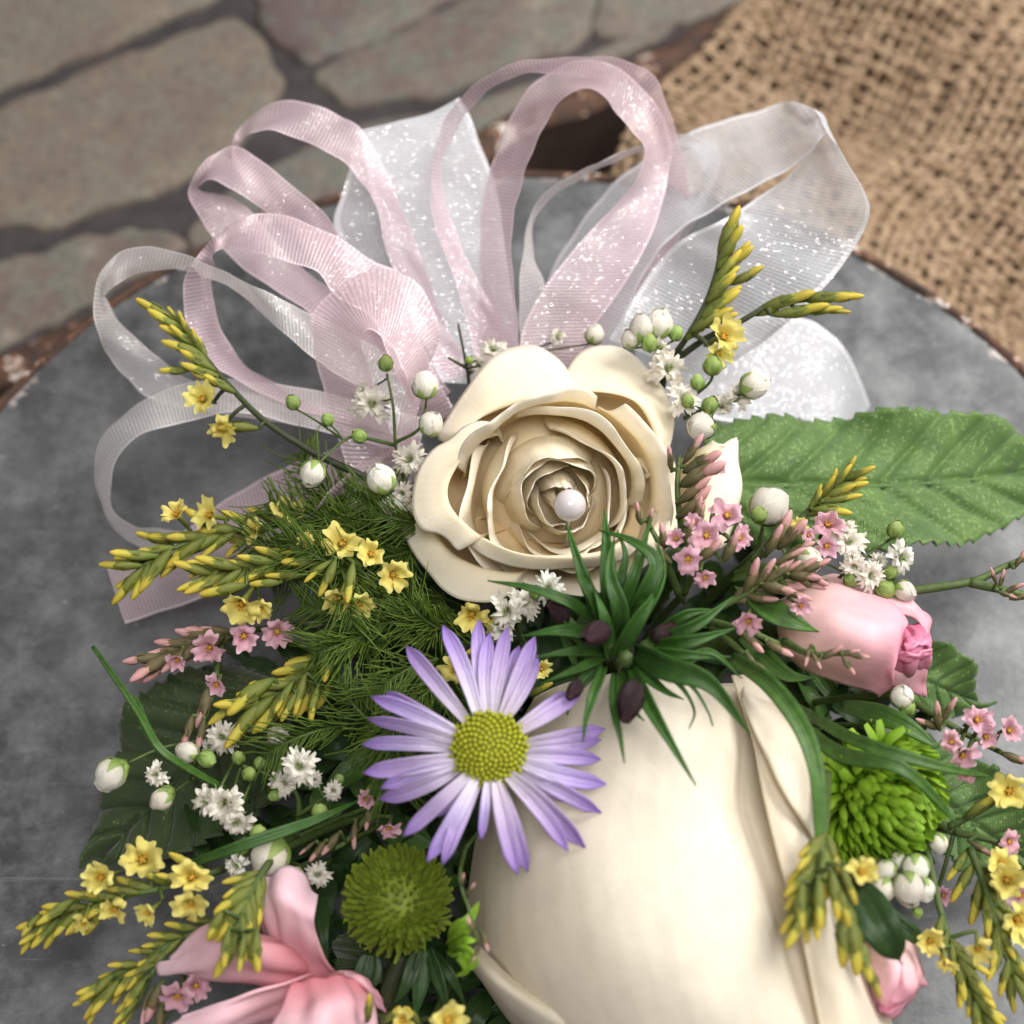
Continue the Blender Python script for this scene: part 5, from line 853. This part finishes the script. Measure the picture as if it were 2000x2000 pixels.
fm = MB(); v, f, uv = lathe_geo([(0.42, 0), (0.55, 0.35), (0.50, 0.75), (0.30, 1.0), (0.03, 1.05)], 7); fm.add(v, f, 0, uv); floret = fm.mesh('floret', [M['floret']])
fm = MB(); v, f, uv = lathe_geo([(0.34, 0), (0.40, 0.7), (0.36, 1.0), (0.12, 0.95)], 7); fm.add(v, f, 0, uv)
for k in range(5):
    a = k * 1.2566; c, s = math.cos(a), math.sin(a); v, f, uv = blade_geo([(c * .3, s * .3, 0.9), (c * .5, s * .5, 1.15), (c * .75, s * .75, 1.25)], 0.4, (0, 0, 1), lambda q: 1 - q * 0.8, 3, 4, 0.1); fm.add(v, f, 0, uv)
floret_open = fm.mesh('open_floret', [M['floret']])
nF = 190; axA = (CB + CU * 0.05); axA = axA / np.linalg.norm(axA); e1 = np.cross(axA, CU); e1 /= np.linalg.norm(e1); e2 = np.cross(axA, e1)
for k in range(nF):
    q = math.sqrt((k + 0.5) / nF); a = k * 2.39996; r_ = dr * 1.0 * q; hh = dr * 0.38 * (1 - q ** 2.4) - dr * 0.05
    p = ac - CB * 0.0012 + (e1 * math.cos(a) + e2 * math.sin(a)) * r_ * 0.96 + axA * hh; out = (e1 * math.cos(a) + e2 * math.sin(a)) * q * 0.75 + axA
    edge = q > 0.93
    fo_ = ast.inst('floret', floret_open if edge and k % 2 else floret, p, out, dr * 0.118 * (1.05 if not edge else 1.15) * random.uniform(0.92, 1.08))
    fo_.parent = centre; fo_.matrix_parent_inverse = centre.matrix_basis.inverted()
v, f, uv = tube_geo([ac - CB * 0.004, ac - CB * 0.014 + np.array([0.002, 0, -0.006]), W(*CORE, 6)], 0.0012, 0.0012, 8); ast.part('stem', v, f, M['stem'], uv)

# ================================================================== GREEN BUTTON CHRYSANTHEMUMS
def mum(cx, cy, h, rad, axis, label, mat, count, plen, pw, curl, flat):
    c = W(cx, cy, h); R_ = rad * mpp(c); T = Thing('button_chrysanthemum', W(cx, cy, 0), label, 'flower', 'green button flowers')
    ax = np.asarray(axis, float); ax /= np.linalg.norm(ax); e1 = np.cross(ax, [0.1, 0.9, 0.3]); e1 /= np.linalg.norm(e1); e2 = np.cross(ax, e1)
    ms = []
    for sd in range(3):
        rs = np.random.default_rng(sd); mb = MB()
        v, f, uv = blade_geo([(0, 0, 0), (0.06, 0, 0.35), (0.02 + curl * 0.05, 0, 0.7), (-curl, 0, 1.0)], pw, (1, rs.normal(0, .1), 0), lambda s: 0.6 + 0.4 * math.sin(s * 2.9) if s < 0.92 else 0.55, 5, 8, -0.30); mb.add(v, f, 0, uv)
        m_ = mb.mesh('petal', [M[mat]]); ms.append(m_)
    v, f, uv = lathe_geo([(max(1e-5, 0.60 * R_ * math.sin(a)), -0.60 * R_ * math.cos(a) * flat) for a in np.linspace(0.01, 3.13, 12)], 18)
    T.inst('flower_core', make_mesh('flower_core', v, f, M[mat], uv), c - ax * R_ * 0.15, ax, 1.0)
    for k in range(count):
        z = 1 - 1.62 * (k + 0.5) / count; a = k * 2.39996; s_ = math.sqrt(max(0, 1 - z * z)); rad_dir = e1 * math.cos(a) + e2 * math.sin(a); d = rad_dir * s_ + ax * z * flat
        pos = c - ax * R_ * 0.15 + d * R_ * 0.52; g = 1 - (z + 0.62) / 1.62
        L = R_ * plen * (0.78 + 0.35 * g) * random.uniform(0.86, 1.12); d = d + RNG.normal(0, 0.07, 3); rad_dir = rad_dir + RNG.normal(0, 0.08, 3)
        q = Matrix((np.array(rad_dir) * 1.0, np.cross(d / np.linalg.norm(d), rad_dir), d)).transposed()
        zz = Vector(d + ax * 0.45 * g * s_).normalized(); xx = Vector(rad_dir); xx = (xx - zz * xx.dot(zz))
        xx = xx.normalized() if xx.length > 1e-4 else Vector(e1); yy = zz.cross(xx)
        o = bpy.data.objects.new('petal', random.choice(ms)); col.objects.link(o); o.parent = T.o
        o.rotation_mode = 'QUATERNION'; o.rotation_quaternion = Matrix((xx, yy, zz)).transposed().to_quaternion(); o.location = Vector(pos - T.loc); o.scale = (L, L, L)
    v, f, uv = tube_geo([c - ax * R_ * 0.6, c - ax * R_ * 1.2 - np.array([0, 0, 0.004]), W(cx * .6 + CORE[0] * .4, cy * .6 + CORE[1] * .4, 5)], 0.0013, 0.0013, 8); T.part('stem', v, f, M['stem'], uv)
    return T
mum(748, 1694, 31, 112, CB + CU * 0.55 - CR * 0.05, 'rounded moss-green button flower below the aster', 'mum_dark', 298, 0.44, 0.24, 0.22, 0.88)
mum(1668, 1512, 34, 134, CB * 0.75 + CR * 0.6 - CU * 0.55, 'bright lime green button flower at right below the pink rosebud', 'mum', 298, 0.56, 0.33, 0.26, 0.92)
lm = Thing('lime_flower_bud', W(880, 1770, 0), 'small bright lime curled petals beside the moss-green button flower', 'flower')
blades(lm, 'petal', [([(850, 1790, 34), (870, 1765, 38), (893, 1745, 40)], 26), ([(850, 1785, 34), (880, 1775, 39), (900, 1775, 39)], 24), ([(855, 1790, 35), (880, 1795, 39), (893, 1815, 38), (870, 1835, 36)], 24), ([(850, 1780, 34), (862, 1750, 38), (885, 1735, 39), (905, 1700, 38)], 22), ([(845, 1795, 35), (868, 1805, 38), (880, 1830, 37), (860, 1842, 36)], 18), ([(845, 1780, 35), (860, 1770, 37), (880, 1757, 40)], 20)], 'mum', None)

# ================================================================== SILK LEAVES
def silk_leaf(base, tip, width, label, mat, teeth=17, bend=0, lift=0.0, skew=0.0, hb=20, ht=10, droop=0.0, prof=None):
    B, T_ = W(*base, hb), W(*tip, ht); L = np.linalg.norm(T_ - B); ax = (T_ - B) / L; up = np.array([0, 0, 1.0]) * 0.8 + CB * 0.2; side = np.cross(up, ax); side /= np.linalg.norm(side); up = np.cross(ax, side)
    wd = width * mpp((B + T_) / 2); nv, nu = 170, 33; V = []; UV = []; prof = prof or (lambda s: (math.sin(min(1.0, s ** 0.72) * math.pi)) ** 0.72)
    for j in range(nv):
        s = j / (nv - 1); w = wd / 2 * max(0.012, prof(s)); tooth = (s * teeth) % 1.0
        for i in range(nu):
            u = i / (nu - 1) * 2 - 1; e = abs(u)
            ww = w * (1 + (0.085 * (1 - tooth) - 0.02) * (e ** 6) * (1 if 0.03 < s < 0.985 else 0))
            sh = s - 0.0 + 0.02 * (1 - tooth) * 0
            p = B + ax * (L * s) + side * (u * ww + bend * 0.001 * math.sin(s * math.pi))
            vp = (s * 8.2 - e * 2.1 * (0.6 + 0.4 * (1 - s))) % 1.0; vein = math.exp(-((vp - 0.5) / 0.10) ** 2); mid = math.exp(-(u / 0.05) ** 2)
            z = 0.0011 * e - 0.0013 * vein * (1 - 0.4 * e) - 0.0012 * mid + 0.0027 * math.sin(s * 9 + u * 2.0) * e + 0.0011 * math.sin(s * 23 + u * 3) * e ** 2 + lift * 0.001 * math.sin(s * math.pi) - droop * 0.001 * s * s
            V.append(p + up * z); UV.append((i / (nu - 1), s))
    T = Thing('silk_leaf', B * [1, 1, 0], label, 'leaf', 'fabric leaves'); T.part('leaf_blade', V, grid_faces(nu, nv), M[mat], UV, thick=0.0003)
    mid = [B + ax * (L * s) + side * (bend * 0.001 * math.sin(s * math.pi)) + up * (-0.0011 + lift * 0.001 * math.sin(s * math.pi) - droop * 0.001 * s * s) for s in np.linspace(-0.08, 0.96, 12)]
    v, f, uv = tube_geo(mid, 0.0006, 0.0002, 6, 24); T.part('midrib', v, f, M[mat], uv); return T
silk_leaf((1330, 905), (2040, 870), 292, 'large shiny green silk leaf with toothed edge at the right', 'silk', 22, bend=-3.0, hb=27, ht=17, lift=2.0, prof=lambda s: (math.sin(min(1.0, (s * 0.93 + 0.09) ** 0.80) * math.pi)) ** 0.62)
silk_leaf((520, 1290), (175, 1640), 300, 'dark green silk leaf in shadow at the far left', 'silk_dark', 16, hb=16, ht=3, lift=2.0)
silk_leaf((1660, 1240), (1850, 1330), 150, 'small green silk leaf tip behind the pink rosebud', 'silk', 10, hb=18, ht=10)
silk_leaf((1690, 1440), (1960, 1640), 210, 'green silk leaf under the lime button flower at right edge', 'silk', 13, hb=16, ht=7)
silk_leaf((720, 1760), (640, 1880), 110, 'small dark green leaf between the moss-green button flower and pink petals', 'silk_dark', 6, hb=22, ht=20)

# ================================================================== SWEET WILLIAM TUFT (green spikes, dark buds)
dw = Thing('sweet_william', W(1190, 1230, 0), 'spiky green tuft with dark purple buds between the two cream roses', 'flower')
lp = lambda s: max(0.02, (0.35 + 0.65 * math.sin(min(1, s * 1.25 + 0.12) * math.pi * 0.72)) * (1 - s ** 2.2))
spec = [([(1150, 1200, 44), (1110, 1110, 50), (1085, 1040, 52), (1068, 985, 51)], 34), ([(1160, 1190, 45), (1150, 1100, 52), (1145, 1030, 53), (1140, 960, 52)], 46), ([(1165, 1195, 45), (1185, 1120, 52), (1205, 1060, 54), (1228, 975, 52)], 34),
        ([(1165, 1200, 45), (1215, 1120, 53), (1235, 1060, 55), (1190, 1020, 55), (1130, 1000, 54)], 52), ([(1180, 1200, 46), (1220, 1140, 52), (1248, 1080, 53), (1240, 1020, 53)], 54), ([(1130, 1180, 45), (1080, 1140, 49), (1000, 1110, 50), (920, 1095, 49)], 30),
        ([(1140, 1190, 45), (1120, 1130, 50), (1095, 1090, 51), (1085, 1040, 51)], 36), ([(1150, 1190, 45), (1165, 1110, 51), (1180, 1050, 52), (1165, 1000, 52)], 30), ([(1200, 1230, 46), (1260, 1260, 52), (1340, 1290, 53), (1415, 1385, 50)], 66),
        ([(1190, 1260, 46), (1225, 1330, 51), (1265, 1400, 52), (1313, 1482, 51)], 38), ([(1160, 1270, 46), (1160, 1340, 50), (1170, 1390, 50), (1178, 1440, 50)], 26), ([(1140, 1260, 46), (1120, 1310, 49), (1105, 1360, 49), (1100, 1400, 48)], 28),
        ([(1210, 1240, 46), (1280, 1290, 50), (1310, 1340, 50), (1300, 1375, 49)], 14), ([(1220, 1240, 46), (1300, 1290, 50), (1335, 1340, 50), (1345, 1370, 49)], 14), ([(1150, 1230, 45), (1080, 1230, 48), (1010, 1240, 48)], 30), ([(1140, 1240, 45), (1070, 1270, 48), (1020, 1290, 47)], 24),
        ([(1130, 1200, 44), (1060, 1190, 47), (985, 1200, 46)], 34), ([(1220, 1210, 46), (1310, 1180, 50), (1385, 1125, 49)], 34), ([(1220, 1220, 46), (1300, 1210, 50), (1390, 1185, 49)], 36), ([(1230, 1200, 46), (1290, 1160, 50), (1350, 1150, 49)], 32), ([(1210, 1230, 46), (1290, 1235, 50), (1380, 1240, 49)], 30),
        ([(1160, 1240, 46), (1195, 1180, 51), (1230, 1130, 53), (1245, 1100, 52)], 46), ([(1150, 1240, 46), (1140, 1170, 51), (1120, 1110, 52)], 40), ([(1190, 1250, 45), (1250, 1300, 48), (1290, 1320, 47)], 30), ([(1120, 1230, 44), (1060, 1160, 47), (1030, 1130, 46)], 30), ([(1200, 1240, 45), (1280, 1250, 49), (1340, 1230, 50), (1400, 1280, 48)], 30),
        ([(1180, 1260, 44), (1180, 1320, 47), (1215, 1360, 47)], 30), ([(1130, 1250, 44), (1080, 1310, 45), (1070, 1350, 44)], 30), ([(1170, 1210, 46), (1170, 1150, 53), (1150, 1080, 55), (1160, 1010, 54)], 44)]
spec = [(q[0], q[1] * 0.84) for q in spec]
blades(dw, 'leaf', spec, 'grass', None, lp, nu=7, nv=22, groove=0.24)
blades(dw, 'leaf', [([(1380, 1240, 44), (1450, 1290, 50), (1510, 1370, 52), (1540, 1460, 52), (1545, 1560, 50), (1548, 1620, 49)], 44, 0.3, lambda s: max(0.05, 0.55 + 0.45 * math.sin(s * 3.0)) * (1 - 0.35 * s))], 'leaf', CB, None, nu=7, nv=30)
pbm = MB(); v, f, uv = lathe_geo([(0.06, 0), (0.16, 0.05), (0.26, 0.13), (0.34, 0.28), (0.36, 0.42), (0.33, 0.6), (0.25, 0.78), (0.13, 0.93), (0.03, 1.02)], 18, 0.06); pbm.add(v, f, 0, uv)
for k in range(4):
    a = k * 1.57; c, s = math.cos(a), math.sin(a); v, f, uv = blade_geo([(c * .28, s * .28, .1), (c * .40, s * .40, .4), (c * .30, s * .30, .75), (c * .06, s * .06, 1.1)], 0.55, (c, s, 0), lambda q: 0.5 + 0.5 * math.sin(q * 2.7), 5, 8, -0.22); pbm.add(v, f, 0, uv)
pbud = pbm.mesh('purple_bud', [M['purple_bud']])
for x, y, h, a, L, t in ((1125, 1195, 52, 200, 84, 1.3), (1190, 1320, 52, 255, 92, 0.2), (1055, 1155, 47, 130, 66, 0.3), (1250, 1195, 48, 40, 60, 0.3), (1295, 1278, 50, 345, 58, 0.1), (1085, 1300, 47, 230, 52, 0.6)):
    c = W(x, y, h); l_ = L * mpp(c); l_ *= 0.84; axb = idir(a, t); dw.inst('bud', pbud, c - axb * l_ * 0.5, axb, (l_ * 0.9, l_ * 0.9, l_))
mb = MB()
for e in ((1150, 1210, 48), (1180, 1240, 48), (1120, 1230, 46), (1220, 1220, 47)):
    v, f, uv = tube_geo([W(*e), W(e[0], e[1] + 30, 36), W(1170, 1300, 10)], 0.001, 0.0013, 6); mb.add(v, f, 0, uv)
dw.mb('stem', mb, [M['stem']])

# ================================================================== LOOSE BLADES
gr = Thing('grass_blade', W(360, 1400, 0), 'bright green grass blade rising at the far left above the dark leaf', 'leaf', 'grass blades')
blades(gr, 'blade', [([(175, 1220, 38), (225, 1290, 38), (265, 1350, 38), (300, 1410, 38), (340, 1440, 36), (400, 1475, 30), (470, 1510, 22)], 14, 0.9, lambda s: max(0.10, 0.55 + 0.45 * math.sin(s * 3)))], 'leaf', CB, None, nv=40)
blades(gr, 'side_blade', [([(300, 1420, 36), (275, 1370, 37), (262, 1335, 37), (255, 1310, 37)], 18)], 'grass', CB)
g2 = Thing('grass_blade', W(520, 1580, 0), "dark green blade crossing below the baby's breath at lower left", 'leaf', 'grass blades')
blades(g2, 'blade', [([(330, 1640, 30), (420, 1608, 34), (500, 1580, 35), (600, 1545, 34), (700, 1500, 30)], 22, 0.4, lambda s: max(0.08, math.sin(min(1, s + 0.1) * 2.9)))], 'grass', CB, None, nv=30)
g3 = Thing('grass_blade', W(1750, 1450, 0), 'slim dark leaf arching over the lime button flower', 'leaf', 'grass blades')
blades(g3, 'blade', [([(1500, 1330, 34), (1600, 1390, 42), (1700, 1425, 45), (1790, 1450, 44), (1870, 1465, 40)], 24, 0.3), ([(1480, 1340, 34), (1580, 1420, 41), (1680, 1440, 45), (1740, 1480, 44), (1810, 1560, 40)], 30, 0.4), ([(1590, 1330, 34), (1690, 1360, 40), (1770, 1410, 40)], 40, 0.2)], 'leaf', CB, None, nv=24)
g4 = Thing('leafy_stem', W(830, 1900, 0), 'dark stems and narrow leaves below the moss-green button flower', 'leaf')
blades(g4, 'leaf', [([(790, 1790, 28), (770, 1850, 28), (740, 1900, 26)], 34), ([(800, 1790, 28), (790, 1870, 27), (780, 1930, 25)], 40), ([(810, 1790, 28), (830, 1850, 28), (850, 1920, 26)], 34), ([(820, 1800, 26), (850, 1840, 27), (880, 1900, 24)], 24), ([(700, 1800, 26), (690, 1850, 25), (660, 1880, 24)], 60), ([(600, 1690, 22), (605, 1760, 24), (620, 1820, 22)], 44)], 'leaf_dark', None, lp)
v, f, uv = tube_geo([W(760, 1800, 24), W(735, 1860, 22), W(715, 1940, 18)], 0.0012, 0.0012, 6); g4.part('stem', v, f, M['stem_dark'], uv)

# ================================================================== FERN (fine threads)
fn = Thing('fern_frond', W(720, 1200, 0), 'feathery fine green fern spreading left of the aster', 'fern')
mb = MB(); st_ = MB()
for b in range(46):
    x0, y0 = random.uniform(640, 860), random.uniform(960, 1420)
    if b < 10: x0, y0 = random.uniform(640, 760), random.uniform(945, 1010)
    ang = random.uniform(150, 300); L = random.uniform(90, 190); h0 = random.uniform(22, 33)
    dx, dy = math.cos(math.radians(ang)), -math.sin(math.radians(ang)); cv = random.uniform(-0.5, 0.5)
    sp = [(x0 + dx * L * t - dy * cv * L * t * t, y0 + dy * L * t + dx * cv * L * t * t, h0 + 5 * math.sin(t * 2.5)) for t in np.linspace(0, 1, 6)]
    wp = [W(*q) for q in sp]; v, f, uv = tube_geo(wp, 0.00035, 0.00012, 5); st_.add(v, f, 0, uv); c = cra(wp, 40)
    for k in range(40):
        for sd in (-1, 1):
            tg = c[min(39, k + 1)] - c[max(0, k - 1)]; tg /= np.linalg.norm(tg); sv = np.cross(tg, CB) * sd; d = tg * random.uniform(0.5, 0.95) + sv * random.uniform(0.5, 1.0) + CB * random.uniform(-0.4, 0.7); d /= np.linalg.norm(d)
            l_ = random.uniform(0.003, 0.0075); d2 = d + tg * random.uniform(0, 0.9) + np.array([0, 0, random.uniform(-.5, .3)]); d2 /= np.linalg.norm(d2)
            v, f, uv = tube_geo([c[k], c[k] + d * l_ * 0.5, c[k] + d * l_ * 0.5 + d2 * l_ * 0.5], 0.00015, 0.00007, 3, 5); mb.add(v, f, 0, uv)
o = fn.mb('needles', mb, [M['fern']]); o['kind'] = 'stuff'
fn.mb('stem', st_, [M['stem']])

# ================================================================== BED OF LEAVES UNDER THE FLOWERS
fo = bpy.data.objects.new('foliage', None)
mb = MB(); n_ = 0
while n_ < 620:
    x, y = random.uniform(280, 1820), random.uniform(900, 2080); ex, ey = (x - 1080) / 720, (y - 1560) / 600
    if ex * ex + ey * ey > 1 or (x > 1500 and y > 1560 and x + y > 3330): continue
    if x < 620 and (y < 1250 or y > 1650): continue
    n_ += 1; edge = ex * ex + ey * ey; h = random.uniform(3, 16 - 7 * edge); a = random.uniform(0, 360); L = random.uniform(70, 170) * (1 - 0.35 * edge)
    dx, dy = math.cos(math.radians(a)), math.sin(math.radians(a)); z1 = max(1.5, h + random.uniform(-5, 5))
    pts = [W(x, y, h), W(x + dx * L * 0.5, y + dy * L * 0.5, h + random.uniform(0, 4)), W(x + dx * L, y + dy * L, z1)]
    v, f, uv = blade_geo(pts, random.uniform(24, 60) * 8.5e-5, np.array([random.uniform(-.6, .6), random.uniform(-.6, .6), 1]), None, 5, 8, 0.2); mb.add(v, f, 0 if random.random() < .75 else 1, uv)
bpy.data.objects.remove(fo)
fo = bpy.data.objects.new('foliage', mb.mesh('foliage', [M['leaf_dark'], M['leaf']])); col.objects.link(fo)
tag(fo, 'dark green leaves packed together beneath the flowers', 'foliage', None, 'stuff')
